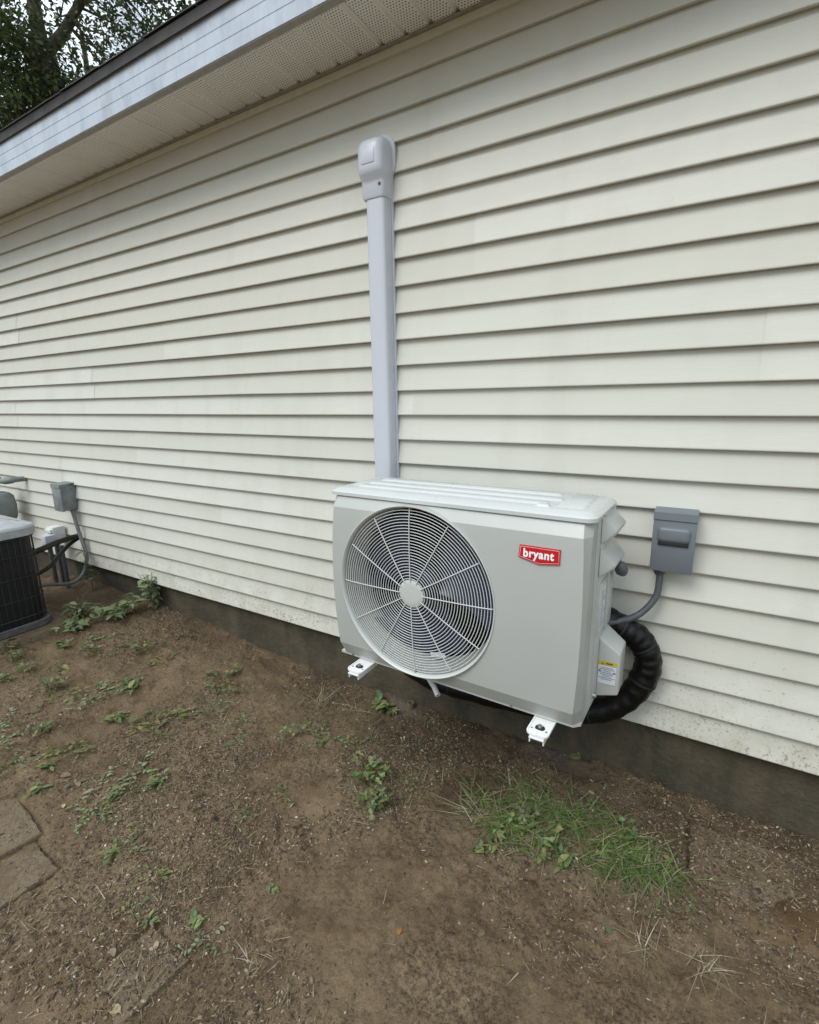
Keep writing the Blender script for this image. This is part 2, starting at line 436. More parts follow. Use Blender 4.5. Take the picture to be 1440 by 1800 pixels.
x, y = V[:, 0], V[:, 1]
w = (fbm(x, y, 9, 4, 31) - .35) * 1.6
grey = np.exp(-((x + .42) ** 2 / .012 + (y - .0) ** 2 / .005)) + .8 * np.exp(-((x + 1.16) ** 2 / .012 + (y + .02) ** 2 / .003))
och = np.exp(-((x - .33) ** 2 / .02 + (y + .33) ** 2 / .012))
damp_shade = .85 * np.exp(-((y - .02) / .22) ** 2) + .95 * np.exp(-((x + .72) ** 2 / .22 + (y + .16) ** 2 / .05)) + .6 * np.exp(-((x - .35) ** 2 / .3 + (y + .1) ** 2 / .06)) + .5 * np.clip((fbm(x, y, 3.3, 3, 97) - .58) * 6, 0, 1)  # wet soil by the wall, deepened with painted shade under and behind the unit
st = np.stack([np.clip(grey * (w + .5), 0, 1), np.clip(och * (w + .4), 0, 1), np.clip(damp_shade * (w + .5), 0, 1), np.ones_like(x)], 1)
at = me.color_attributes.new('stain_shade', 'FLOAT_COLOR', 'POINT'); at.data.foreach_set('color', st.ravel())
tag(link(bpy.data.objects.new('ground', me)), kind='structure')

# ------------------------------------------------------------------ house
HX0, HX1 = -7.32, 3.05
C4 = .1016
house = thing('house', 'single-storey house with cream clapboard siding and white eaves', 'house')
wall = MB().box(HX0 + .02, HX1 - .02, .004, 7.0, .0, 2.50).obj('wall', 'vinyl_trim', house, None)
fd = MB()
fxs = np.arange(HX0 + .03, HX1, .06); fzs = np.linspace(-.6, .03, 14)
L = [[(xx, .022 + (float(fbm(np.array(xx), np.array(zz_), 5, 4, 41)) - .5) * .012, zz_) for xx in fxs] for zz_ in fzs]
L.append([(xx, .5, .03) for xx in fxs])
fd.loops(L, False, False, False)
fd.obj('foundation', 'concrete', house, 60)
# clapboard courses: each lap a board, butt joints staggered in pairs of courses
joints = {5: -1.06, 8: -.79, 10: -.97, 6: -3.54, 0: -3.07, 3: -4.16, 1: -.35, 2: -2.35, 4: .55, 7: -2.7, 9: -2.05, 11: -3.2}
prof = [(.0025, .126), (-.0015, .1005), (-.0200, .006), (-.0212, .0025), (-.0210, .0002), (-.0198, -.0014), (-.0175, -.0016), (-.0020, .0008), (.0015, .004)]
def board(n, x0, x1, off):
    xs = np.linspace(x0, x1, max(3, int((x1 - x0) / .12)))
    L = []
    for xx in xs:
        wv = (float(fbm(np.array(xx * 1.0), np.array(n * 3.7), 1.6, 3, 51)) - .5) * .0038
        wz = (float(fbm(np.array(xx), np.array(n * 1.3 + 50), .9, 2, 57)) - .5) * .0040
        L.append([(xx, py + (wv if k > 0 else 0) - off, n * C4 + pz + (wz if k > 0 else 0)) for k, (py, pz) in enumerate(prof)])
    mb = MB(); mb.loops([list(q) for q in zip(*L)], False, False, False)
    return mb.obj('siding_board', 'vinyl', wall, 40)
for n in range(24):
    k = n // 2; j = joints[k]; cuts = [HX0]
    xs = sorted([j + i * 3.66 for i in range(-3, 4)])
    xs = [q for q in xs if HX0 + .4 < q < HX1 - .4]
    edges = [HX0] + xs + [HX1]
    for i in range(len(edges) - 1):
        over = (i % 2 == 0)
        board(n, edges[i] - (.022 if i and over else 0), edges[i + 1] + (.022 if over and i < len(edges) - 2 else 0), .0015 if over else 0.)
SOF = 2.447
# wall channel at the top of the siding
MB().box(HX0, HX1, -.020, .003, 2.412, 2.4375).obj('wall_channel', 'vinyl_trim', house, None)
MB().box(HX0, HX1, -.034, -.002, 2.4385, 2.4425).obj('soffit_channel', 'fascia_return', house, None)
# soffit panels, three V-grooved strips each
EY = -.313
soffit = MB().box(HX0, HX1, EY + .006, .0, SOF + .022, SOF + .03).obj('soffit', 'black_in', house, None)
sp_prof = [(.000, 0), (.074, 0), (.079, .003), (.083, .0105), (.0865, .0125), (.0915, .0125), (.095, .0105), (.0985, .003), (.1016, 0)]
def soffit_mesh():
    vs = []; fs = []; zone = []
    xs = []
    for t in range(3):
        for q, (px_, pz_) in enumerate(sp_prof[:-1] if t < 2 else sp_prof):
            xs.append((t * C4 + px_, pz_, 1.0 if q in (0, 1) else 0.0))
    for px_, pz_, fz in xs:
        for yy in (EY + .012, -.010):
            vs.append((px_, yy, pz_))
    for i in range(len(xs) - 1):
        fs.append((2 * i, 2 * i + 1, 2 * i + 3, 2 * i + 2))
    me = mesh('soffit_panel', vs, fs, 'soffit', 30)
    at = me.attributes.new('flat_zone', 'FLOAT', 'POINT')
    at.data.foreach_set('value', [z for _, _, z in xs for _ in (0, 1)])
    return me
sm = soffit_mesh()
x = -1.801 + C4 - .0890 - 18 * 3 * C4
while x < HX1 - .31:
    if x > HX0:
        o = link(bpy.data.objects.new('soffit_panel', sm), soffit); o.location = (x, 0, SOF - .003 + random.uniform(-.0006, .0006))
    x += 3 * C4 + .0005
# fascia with two pressed ribs and a bottom return
fp = [(EY + .03, 2.4395), (EY + .001, 2.4390), (EY, 2.4400), (EY, 2.484), (EY + .002, 2.4855), (EY, 2.487), (EY, 2.531), (EY + .002, 2.5325), (EY, 2.534), (EY, 2.598)]
for x0, x1, off in ((HX0, -4.1, 0), (-4.14, -.45, -.0015), (-.49, HX1, 0)):
    xs = np.linspace(x0, x1, 24); mb = MB()
    mb.loops([[(xx, py + off + (float(fbm(np.array(xx), np.array(pz * 4), 2.2, 3, 61)) - .5) * .004, pz + off) for xx in xs] for py, pz in fp], False, False, False)
    mb.obj('fascia', 'fascia', house, 40)
MB().box(HX0, HX1, EY + .0015, EY + .030, 2.4345, 2.4380).obj('fascia_return', 'fascia_return', house, None)
for xx in (-3.92, -3.15, -2.28, -1.93, -1.2, -.5, .3):
    MB().lathe([(.0, -.002), (.003, -.0018), (.0035, 0)], (xx, EY - .0005, 2.56 + random.uniform(-.012, .012)), 'y', 10).obj('nail_head', 'zinc', house)
# drip edge: dark metal, a little wavy along the bottom
xs = np.linspace(HX0, HX1, 90); mb = MB()
dp = [(EY + .0, 2.592), (EY - .010, 2.576), (EY - .013, 2.578), (EY - .011, 2.603), (EY - .014, 2.618), (EY - .006, 2.624), (EY + .1, 2.656)]
mb.loops([[(xx, py + (float(fbm(np.array(xx), np.array(3.), 1.3, 3, 71)) - .5) * .006, pz + (float(fbm(np.array(xx), np.array(9.), .8, 3, 73)) - .5) * .010 * (k < 3)) for xx in xs] for k, (py, pz) in enumerate(dp)], False, False, False)
mb.obj('drip_edge', 'drip', house, 50)
# roof deck and eave shingles
SL = 4 / 12
def rz(yy): return 2.626 + (yy - EY) * SL
ym = 3.4
roof = MB().add([(HX0, EY + .03, rz(EY + .03) - .01), (HX1, EY + .03, rz(EY + .03) - .01), (HX1, ym, rz(ym) - .01), (HX0, ym, rz(ym) - .01),
                 (HX0, 7.3, rz(ym) - .01 - (7.3 - ym) * SL), (HX1, 7.3, rz(ym) - .01 - (7.3 - ym) * SL)], [(0, 1, 2, 3), (3, 2, 5, 4)]).obj('roof', 'shingle', house, None)
for row in range(3):
    x = HX0 - random.uniform(0, .3)
    while x < HX1:
        wd = .332
        y0 = EY - .020 + row * .14; y1 = y0 + .30; t = .0055; e = .012 + row * .0065
        curl = random.choice([0, 0, .002, .006, .012]) if row == 0 else 0
        vs = []
        for xx in (x + .003, x + wd / 2, x + wd - .003):
            for yy in (y0, y1):
                zz_ = rz(yy) + (e - .012 if yy == y0 else 0) + (curl * random.uniform(.3, 1) if yy == y0 else 0)
                vs += [(xx, yy + random.uniform(-.003, .003), zz_), (xx, yy, zz_ + t)]
        fs = []
        for i in (0, 4):
            fs += [(i, i + 4, i + 5, i + 1), (i + 1, i + 5, i + 7, i + 3), (i + 2, i + 3, i + 7, i + 6), (i, i + 2, i + 6, i + 4)]
        fs += [(0, 1, 3, 2), (8, 10, 11, 9)]
        obj('shingle', vs, fs, 'shingle', roof); x += wd

# ------------------------------------------------------------------ heat pump outdoor unit
UX, UY, UZ, UA = -1.167, -.463, .218, -.0257
W, H, D = .919, .665, .305
unit = thing('heat_pump_unit', 'pale grey outdoor heat pump with round fan guard on wall brackets', 'heat pump', (UX, UY, UZ), UA)
# front panel: bowed face with top and bottom bevels and chamfered right edge, round opening
def face_y(z): return -.020 - .012 * max(0., math.sin(math.pi * (z - .064) / .530)) ** .8
zst = [(.0125, .006), (.064, -.020)] + [(z, face_y(z)) for z in np.linspace(.09, .57, 14)] + [(.594, -.020), (.631, .004)]
def bowed(z): return math.sin(math.pi * min(1, max(0, (z - .03) / .60))) ** .7
def xe(z): return .895 + .016 * bowed(z)
rows = []
for z, yy in zst:
    k = xe(z); xl = .030 - .012 * bowed(z)
    rows.append([(.0, .06, z), (.0, max(yy + .034, .010), z), (.004, yy + .026, z), (xl, yy, z), (.35, yy - .001, z), (.65, yy - .001, z), (k, yy, z), (W - .002, yy + .034, z), (W - .002, .06, z)])
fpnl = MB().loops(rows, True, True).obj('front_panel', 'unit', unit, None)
cut = MB().lathe([(.296, -.2), (.296, .2)], (.358, 0, .331), 'y', 96); k = len(cut.v)
cut.f += [tuple(range(96)), tuple(range(96, 192))[::-1]]
cutter = cut.obj('cutter', None, unit, None)
md = fpnl.modifiers.new('hole', 'BOOLEAN'); md.operation = 'DIFFERENCE'; md.object = cutter; md.solver = 'EXACT'
dg = bpy.context.evaluated_depsgraph_get()
nm = bpy.data.meshes.new_from_object(fpnl.evaluated_get(dg)); fpnl.modifiers.clear(); fpnl.data = nm
bpy.data.objects.remove(cutter)
nm.polygons.foreach_set('use_smooth', [True] * len(nm.polygons)); nm.set_sharp_from_angle(angle=R(7))
FC = (.358, -.018, .331)
FR = .296 / .304
MB().lathe([(.2965, .075), (.2985, .004), (.2995, -.0125), (.3005, -.0165), (.2985, -.0175), (.2955, -.0155), (.2925, -.009), (.2895, .004), (.2855, .022), (.281, .05), (.279, .11), (.285, .13)], FC, 'y', 96).obj('fan_collar', 'unit_side_lit', unit, 50)
# fan guard
gd = MB().lathe([(.0, -.0165), (.030, -.0165), (.0445, -.0158), (.048, -.0140), (.049, -.010), (.046, -.008), (.0, -.008)], FC, 'y', 48)
guard = gd.obj('fan_guard', 'unit_side_lit', unit, 40)
def gy_at(r): return -.0325 + .010 * (r / .292) ** 3
radii = [.0535 + i * (.2835 - .0535) / 23 for i in range(24)]
for r in radii:
    L = []
    for j in range(96):
        t = 2 * math.pi * j / 96
        L.append([(FC[0] + (r + .00145 * math.cos(q)) * math.cos(t), gy_at(r) + .00145 * math.sin(q), FC[2] + (r + .00145 * math.cos(q)) * math.sin(t)) for q in (0, 1.047, 2.094, 3.14, 4.19, 5.236)])
    mb = MB(); mb.loops(L + [L[0]], False, False); mb.obj('ring', 'wire', guard, 80)
for j in range(12):
    t = math.pi / 2 + j * math.pi / 6 + .02
    end = .2900 if j % 3 == 0 else .282
    rr = np.linspace(.044, end, 8)
    MB().tube([(FC[0] + r * math.cos(t), gy_at(r) - .0034 if r < .283 else gy_at(r) - .002, FC[2] + r * math.sin(t)) for r in rr], .0019, 6).obj('spoke', 'wire', guard, 80)
    if j % 3 == 0:
        MB().lathe([(0, -.006), (.003, -.0055), (.0045, -.003), (.0045, .004)], (FC[0] + .2895 * math.cos(t), -.021, FC[2] + .2895 * math.sin(t)), 'y', 10).obj('screw', 'zinc', guard)
# fan
fan = MB().lathe([(.0, .045), (.055, .045), (.062, .05), (.064, .09), (.0, .09)], FC, 'y', 32).obj('fan', 'blade', unit, 40)
for k in range(3):
    vs = []; fs = []; n, m = 12, 7
    for i in range(n + 1):
        for j in range(m + 1):
            r = .06 + (.268 - .06) * j / m
            sp_ = 1.55 - .35 * (1 - j / m)
            t = k * 2 * math.pi / 3 + .35 - .25 * (j / m) ** 2 + sp_ * (i / n) - .5
            vs.append((FC[0] + r * math.cos(t), .04 + .055 * (i / n) + .008 * math.sin(math.pi * i / n), FC[2] + r * math.sin(t)))
    for i in range(n):
        for j in range(m):
            q = i * (m + 1) + j; fs.append((q, q + 1, q + m + 2, q + m + 1))
    obj('fan_blade', vs, fs, 'blade', fan, 60)
# sticker on the shroud, low inside the guard
MB().add([(.385, .052, .068), (.445, .050, .080), (.441, .050, .098), (.381, .052, .086)], [(0, 1, 2, 3)]).obj('shroud_sticker', 'label', unit, None)
# cabinet shell
cb = MB()
cb.box(.70, .704, .062, D - .02, .013, .631)
MB().box(.004, .008, .062, D - .002, .013, .631).obj('left_panel', 'unit_side_lit', unit, None)
MB().box(.008, W - .012, .06, D - .002, .012, .0155).obj('floor_pan', 'black_in', unit, None)
cb.obj('inner_partition', 'black_in', unit, None)
MB().box(.009, .699, D - .05, D - .012, .016, .630).obj('coil', 'coil', unit, None)
MB().box(.709, W - .012, .065, D - .003, .016, .630).obj('compressor_housing', 'black_in', unit, None)
bk = MB()
for i in range(16): bk.box(.02, .70, D - .009, D - .005, .03 + i * .038, .036 + i * .038)
bk.obj('rear_guard', 'wire', unit, None)
# right side panel with seam and recess
sd_ = MB()
sd_.box(W - .010, W - .001, .062, .118, .0135, .630)
sd_.bbox(W - .010, W + .0015, .120, D - .001, .0135, .630, .003)
side = sd_.obj('side_panel', 'unit_side_lit', unit, 35)
MB().bbox(W, W + .006, .126, .214, .250, .420, .003).obj('label_frame', 'unit_side_lit', side)
MB().box(W + .0062, W + .0066, .140, .206, .262, .405).obj('nameplate', 'label', side, None)
for i in range(9):
    MB().box(W + .0068, W + .0070, .146, .200 - (i % 3) * .012, .275 + i * .0135, .2795 + i * .0135).obj('print_line', 'ink_soft', side, None)
MB().bbox(W, W + .010, .225, D - .004, .24, .43, .004).obj('side_rib', 'unit_side_lit', side)
def grip(z0, z1, w0):   # moulded handle: wedge that flares out downwards and is undercut
    vs = [(W, .110, z1), (W, D - .004, z1), (W, D - .004, z0), (W, .108, z0),
          (W + .004, .124, z1 - .012), (W + .004, D - .012, z1 - .012), (W + w0, D - .014, z0 + .034), (W + w0, .150, z0 + .034),
          (W + w0 - .004, D - .014, z0 + .020), (W + w0 - .004, .152, z0 + .020)]
    fs = [(0, 1, 5, 4), (4, 5, 6, 7), (7, 6, 8, 9), (9, 8, 2, 3), (0, 4, 7, 3), (7, 9, 3), (1, 2, 6, 5), (6, 2, 8), (0, 3, 2, 1)]
    bm = bmesh.new(); bv = [bm.verts.new(v) for v in vs]; [bm.faces.new([bv[i] for i in f]) for f in fs]
    bmesh.ops.recalc_face_normals(bm, faces=bm.faces[:])
    bmesh.ops.bevel(bm, geom=bm.edges[:], offset=.0035, segments=2, affect='EDGES', profile=.5)
    return MB().bm(bm).obj('hand_grip', 'unit_side_lit', unit, 40)
grip(.548, .628, .036); grip(.446, .536, .040)
# valve cover
vs = [(W, .190, .222), (W, .296, .232), (W, .296, .012), (W, .190, .014),
      (W + .066, .196, .176), (W + .066, .292, .180), (W + .066, .286, .030), (W + .066, .200, .030)]
bm = bmesh.new(); bv = [bm.verts.new(v) for v in vs]
for f in ((0, 1, 5, 4), (4, 5, 6, 7), (7, 6, 2, 3), (0, 4, 7, 3), (1, 2, 6, 5), (0, 3, 2, 1)): bm.faces.new([bv[i] for i in f])
bmesh.ops.recalc_face_normals(bm, faces=bm.faces[:]); bmesh.ops.bevel(bm, geom=bm.edges[:], offset=.006, segments=3, affect='EDGES', profile=.5)
vc = MB().bm(bm).obj('valve_cover', 'unit_side_lit', unit, 40)
def vface(u, z, d=.0): # point on the cover's front face
    return (W + u, .190 + .006 * u / .066 - .0006 - d, z)
def vquad(name, u0, u1, z0, z1, mat, par, d=0.):
    return obj(name, [vface(u0, z0, d), vface(u1, z0, d), vface(u1, z1, d), vface(u0, z1, d), vface(u0, z0, d - .0003), vface(u1, z0, d - .0003), vface(u1, z1, d - .0003), vface(u0, z1, d - .0003)],
               [(0, 1, 2, 3), (4, 7, 6, 5), (0, 4, 5, 1), (1, 5, 6, 2), (2, 6, 7, 3), (3, 7, 4, 0)], mat, par)
lab = vquad('warning_label', .004, .057, .066, .130, 'label', vc)
vquad('warning_band', .004, .058, .131, .144, 'yellow', vc)
tri = obj('warning_triangle', [vface(.013, .1335, .0005), vface(.019, .1335, .0005), vface(.016, .1405, .0005)], [(0, 1, 2)], 'ink', vc)
vquad('print_line', .026, .046, .1355, .1395, 'ink', vc, .0005)
for i in range(8):
    z = .121 - i * .0058; wd = .036 + .012 * math.sin(i * 2.3)
    vquad('print_line', .030 - wd / 2, .030 + wd / 2, z, z + .0026, 'ink_soft', vc, .0005)
vquad('print_mark', .005, .012, .108, .112, 'ink', vc, .0008); vquad('print_mark', .049, .056, .106, .110, 'ink', vc, .0008)
# side screw, cable gland
MB().lathe([(0, .012), (.006, .011), (.009, .006), (.010, 0)], (W, .150, .040), 'x', 14).obj('side_screw', 'zinc', unit)
MB().tube(crom([(W + .004, .262, .452), (W + .022, .252, .452), (W + .036, .245, .446), (W + .042, .25, .43), (W + .040, .275, .425), (W + .036, .30, .42)], 5), [.017] * 9 + [.019] * 6 + [.015] * 11, 16).obj('cable_gland', 'grey_dark', unit)
# lid
def lidloop(ins, z, ch=.045):
    x0, x1, y0, y1 = -.006 + ins, W + .008 - ins, -.004 + ins, D + .004 - ins
    c = ch - ins * .45; P = []
    for cx, cy, a0 in ((x1 - c, y1 - c, 0), (x0 + c * .7, y1 - c * .7, 90), (x0 + c * .5, y0 + c * .5, 180), (x1 - c * .75, y0 + c * .75, 270)):
        cc = {0: c, 90: c * .7, 180: c * .5, 270: c * .75}[a0]
        for i in range(7):
            t = R(a0 + 90 * i / 6); P.append((cx + cc * math.cos(t), cy + cc * math.sin(t), z))
    return P
lid = MB().loops([lidloop(.004, .6325), lidloop(0, .634), lidloop(0, .645), lidloop(.003, .6485), lidloop(.022, .658), lidloop(.026, .6590)], True, True).obj('lid', 'unit_lid_lit', unit, 25)
def rib(x0, x1, y0, y1, h=.006, b=.010):
    z = .6588
    lo = [(x0, y0, z), (x1, y0, z), (x1, y1, z), (x0, y1, z)]; hi = [(x0 + b, y0 + b * .7, z + h), (x1 - b, y0 + b * .7, z + h), (x1 - b, y1 - b * .7, z + h), (x0 + b, y1 - b * .7, z + h)]
    bm = bmesh.new(); a = [bm.verts.new(v) for v in lo]; c = [bm.verts.new(v) for v in hi]
    bm.faces.new(c)
    for i in range(4): bm.faces.new((a[i], a[(i + 1) % 4], c[(i + 1) % 4], c[i]))
    bmesh.ops.bevel(bm, geom=[e for e in bm.edges if e.verts[0] in c or e.verts[1] in c], offset=.0022, segments=2, affect='EDGES')
    MB().bm(bm).obj('lid_rib', 'unit_lid_lit', lid, 40)
rib(.075, .775, .060, .098); rib(.075, .80, .128, .170); rib(.075, .775, .205, .245); rib(.80, .882, .052, .255, .005)
rib(.745, .79, .030, .056, .008)
rib(.035, .068, .07, .25, .004)
# base pan and feet
bp = MB().loops([[(.003, .012, 0), (W - .022, .012, 0), (W - .004, .030, 0), (W - .004, D, 0), (.003, D, 0)], [(.003, .010, .010), (W - .022, .010, .010), (W - .003, .030, .010), (W - .003, D, .010), (.003, D, .010)]]).obj('base_pan', 'unit_lid_lit', unit, None)
MB().lathe([(0, -.004), (.0035, -.0035), (.0045, 0)], (.703, .010, .0095), 'y', 10).obj('pan_screw', 'zinc', bp)
for q_ in (.06, .30): MB().lathe([(0, -.004), (.0035, -.0035), (.0045, 0)], (q_, .010, .0055), 'y', 10).obj('pan_screw', 'zinc', bp)
for q_ in (.09, .20): MB().lathe([(0, .004), (.0035, .0035), (.0045, 0)], (W + .0075, q_, .6405), 'x', 10).obj('lid_screw', 'zinc', lid)
def rrect(cx, cy, wx, wy, r, z, n=5):
    P = []
    for sx_, sy_, a0 in ((1, 1, 0), (-1, 1, 90), (-1, -1, 180), (1, -1, 270)):
        for i in range(n + 1):
            t = R(a0 + 90 * i / n); P.append((cx + sx_ * (wx / 2 - r) + r * math.cos(t), cy + sy_ * (wy / 2 - r) + r * math.sin(t), z))
    return P
for fx_ in (.126, .812):
    ft = MB().loops([rrect(fx_, -.012, .066, .120, .016, -.010), rrect(fx_, -.012, .068, .122, .017, -.006), rrect(fx_, -.012, .066, .120, .016, -.002), rrect(fx_, -.012, .058, .112, .013, -.0018), rrect(fx_, -.012, .055, .109, .012, -.0045)])
    ft = ft.obj('mounting_foot', 'bracket', unit, 40)
    MB().loops([rrect(fx_, -.035, .030, .022, .010, -.0044), rrect(fx_, -.035, .028, .020, .0095, -.0015)]).obj('washer', 'rubber', ft, 40)
    MB().lathe([(.0075, -.002), (.0075, .005), (.0, .005)], (fx_, -.035, 0), 'z', 6).obj('bolt', 'zinc', ft, None)
    MB().lathe([(.0035, -.0043), (.003, -.003), (0, -.003)], (fx_ - .022, -.045, 0), 'z', 8).obj('rivet', 'zinc', ft)
    MB().lathe([(.0035, -.0043), (.003, -.003), (0, -.003)], (fx_ + .022, -.045, 0), 'z', 8).obj('rivet', 'zinc', ft)
# badge with lettering
bx0, bx1, bz0, bz1 = .726, .843, .514, .556
def by(z): return face_y(z) - .001
tl = (by(.556) - by(.514)) / .042
def bpt(x, z, d): return (x, by(.514) + tl * (z - .514) - .0012 - d, z)
def badge_outline(i): return [(bx0 + .001 + i, bz1 - i), (bx1 - i, bz1 - i), (bx1 - i * .6, bz0 + i), ((bx0 + bx1) / 2 + .0, bz0 - .008 + i), (bx0 - .001 + i * .9, bz0 + .006 + i * .9)]
def slab(name, pts, d0, d1, mat, par):
    n = len(pts); return MB().loops([[bpt(x, z, d0) for x, z in pts], [bpt(x, z, d1) for x, z in pts]]).obj(name, mat, par, None)
badge = slab('badge', badge_outline(0), -.003, .0026, 'red', unit)
slab('badge_outline', badge_outline(.003), .0020, .0029, 'pink', badge)
slab('badge_field', badge_outline(.0042), .0022, .0031, 'red', badge)
cu = bpy.data.curves.new('lettering', 'FONT'); cu.body = 'bryant'; cu.size = 1; cu.offset = .034; cu.extrude = .01; cu.space_character = 1.12
to = bpy.data.objects.new('lettering', cu); link(to)
dg = bpy.context.evaluated_depsgraph_get(); tm = bpy.data.meshes.new_from_object(to.evaluated_get(dg)); bpy.data.objects.remove(to)
xs = [v.co.x for v in tm.vertices]; ys = [v.co.y for v in tm.vertices]
tx0, tx1, ty0, ty1 = min(xs), max(xs), min(ys), max(ys)
for v in tm.vertices:
    u = .739 + (v.co.x - tx0) / (tx1 - tx0) * .088; zz_ = .5155 + (v.co.y - ty0) / (ty1 - ty0) * .0325
    v.co = bpt(u, zz_, .0033 + (.0004 if v.co.z > 0 else -.0004))
tm.materials.clear(); tm.materials.append(MT['white'])
link(bpy.data.objects.new('lettering', tm), badge)

# wall brackets: upright on the siding, arm under the unit, gusset
def U2W(x, y, z):
    c, s = math.cos(UA), math.sin(UA); return (UX + x * c - y * s, UY + x * s + y * c, UZ + z)
for fx_, lbl in ((.126, 'white steel wall bracket under the fan end of the heat pump'), (.812, 'white steel wall bracket under the badge end of the heat pump')):
    c = U2W(fx_, 0, 0)
    br = thing('wall_bracket', lbl, 'bracket', (c[0], 0, UZ), 0, 'wall brackets carrying the heat pump')
    yf = c[1] - .078
    m_ = MB(); m_.box(-.022, .022, yf, -.02, -.0165, -.0125); m_.box(-.022, -.019, yf + .004, -.02, -.032, -.0166); m_.box(.019, .022, yf + .004, -.02, -.032, -.0166)
    m_.obj('arm', 'bracket', br, None)
    m_ = MB(); m_.box(-.022, .022, -.022, -.0185, -.10, .36); m_.obj('upright', 'bracket', br, None)
    MB().bbox(-.03, .03, c[1] - .06, c[1] + .05, -.0123, -.0104, .0008).obj('rubber_pad', 'rubber', br)

# ------------------------------------------------------------------ line set cover on the wall
dx0, dx1 = -1.256, -1.155
cover = thing('line_set_cover', 'blue-grey plastic line set cover running up the siding above the heat pump', 'pipe cover', (0, 0, 0))
zb_, zt_ = .62, 1.99
def chan(z, w0, w1, y1, b):
    return [(dx0 + w0, -.016, z), (dx0 + w1, y1 + b, z), (dx0 + w1 + b * .35, y1 + b * .35, z), (dx0 + w1 + b, y1, z), (dx1 - .010 - b, y1, z), (dx1 - .010 - b * .35, y1 + b * .35, z), (dx1 - .010, y1 + b, z), (dx1 - .009, -.016, z)]
MB().loops([chan(zb_, .004, .006, -.074, .012), chan(zt_, .004, .006, -.074, .012)]).obj('cover_channel', 'duct', cover, 40)
MB().box(dx0 + .000, dx1, -.024, -.0155, zb_, zt_ + .02).obj('base_channel', 'duct', cover, None)
MB().box(dx1 - .0095, dx1 - .0070, -.040, -.0245, zb_, zt_).obj('edge_bead', 'duct', cover, None)
# wall inlet cap at the top: bulging hood with collar and flange
cx_ = (dx0 + dx1 - .010) / 2
def cap(z, hw, y1, b):
    return [(cx_ - hw, -.016, z), (cx_ - hw, y1 + b, z), (cx_ - hw + b * .3, y1 + b * .3, z), (cx_ - hw + b, y1, z), (cx_ + hw - b, y1, z), (cx_ + hw - b * .3, y1 + b * .3, z), (cx_ + hw, y1 + b, z), (cx_ + hw, -.016, z)]
capo = MB().loops([cap(1.938, .0490, -.077, .013), cap(1.945, .0515, -.080, .013), cap(1.988, .0525, -.081, .014), cap(2.000, .0535, -.085, .016), cap(2.014, .0555, -.098, .020), cap(2.026, .0565, -.104, .022), cap(2.040, .057, -.106, .024), cap(2.095, .0565, -.106, .026), cap(2.115, .0555, -.103, .028), cap(2.128, .053, -.095, .028), cap(2.137, .048, -.080, .026), cap(2.142, .038, -.055, .020)]).obj('inlet_cap', 'duct', cover, 50)
def flg(y):
    P = []
    for i in range(13):
        t = math.pi * i / 12; P.append((cx_ + .016 + .054 * math.cos(t), y, 2.112 + .052 * math.sin(t)))
    return P + [(cx_ - .038, y, 2.03), (cx_ + .056, y, 2.02), (cx_ + .070, y, 2.045)]
MB().loops([flg(-.026), flg(-.0155)]).obj('wall_flange', 'duct', capo, 40)
MB().bbox(cx_ - .030, cx_ + .030, -.1085, -.1050, 2.046, 2.094, .0015).obj('cap_panel', 'duct', capo)
MB().lathe([(0, -.002), (.006, -.0015), (.006, .003)], (cx_ + .034, -.0812, 1.980), 'y', 12).obj('clip_hole', 'ink', capo)

# ------------------------------------------------------------------ electrical disconnect boxes
def disconnect(label, loc, mat, dark, bump=True, depth=.072):
    t = thing('disconnect_box', label, 'electrical box', loc, 0)
    w, h = .124, .188; y1 = -.014 - depth
    MB().bbox(-w / 2 + .004, w / 2 - .004, y1 + .012, -.013, -h / 2, h / 2 - .006, .003).obj('body', mat, t)
    vs = [(-w / 2, -.013, h / 2 + .012), (w / 2, -.013, h / 2 + .012), (w / 2 + .001, y1 - .002, h / 2 + .006), (-w / 2 - .001, y1 - .002, h / 2 + .006),
          (-w / 2, -.013, h / 2 + .008), (w / 2, -.013, h / 2 + .008), (w / 2 + .001, y1 - .004, h / 2 - .018), (-w / 2 - .001, y1 - .004, h / 2 - .018), (w / 2 + .001, y1 + .0, h / 2 - .018), (-w / 2 - .001, y1 + .0, h / 2 - .018)]
    obj('hood', vs, [(0, 1, 2, 3), (3, 2, 6, 7), (7, 6, 8, 9), (0, 3, 7, 9, 4), (1, 5, 8, 6, 2), (4, 9, 8, 5), (0, 4, 5, 1)], mat, t)
    cv = MB().bbox(-w / 2, w / 2, y1, y1 + .0115, -h / 2 - .004, h / 2 - .019, .0022).obj('cover', mat, t)
    if bump:
        L = [rrect(0, 0, .094, .050, .012, 0), rrect(0, 0, .092, .048, .012, .006), rrect(0, .001, .084, .038, .010, .011), rrect(0, .001, .07, .028, .008, .0125)]
        MB().loops([[(x_, y1 - z_, .028 + y_) for x_, y_, z_ in l] for l in L], False, True).obj('cover_boss', mat, cv, 40)
        MB().bbox(-.044, .044, y1 - .006, y1 + .001, -.0075, .0035, .0022).obj('cover_slot', 'rubber', cv)
    MB().box(-.026, .012, y1 + .004, y1 + .018, -h / 2 - .0065, -h / 2 - .0045).obj('latch', 'zinc', t, None)
    return t
disconnect('grey metal disconnect box on the siding beside the heat pump', (-.075, 0, .716), 'grey_metal', 'grey_dark')
lb = disconnect('old weathered grey disconnect box on the siding above the old condenser', (-4.035, 0, .520), 'grey_old', 'grey_old', False, .105)

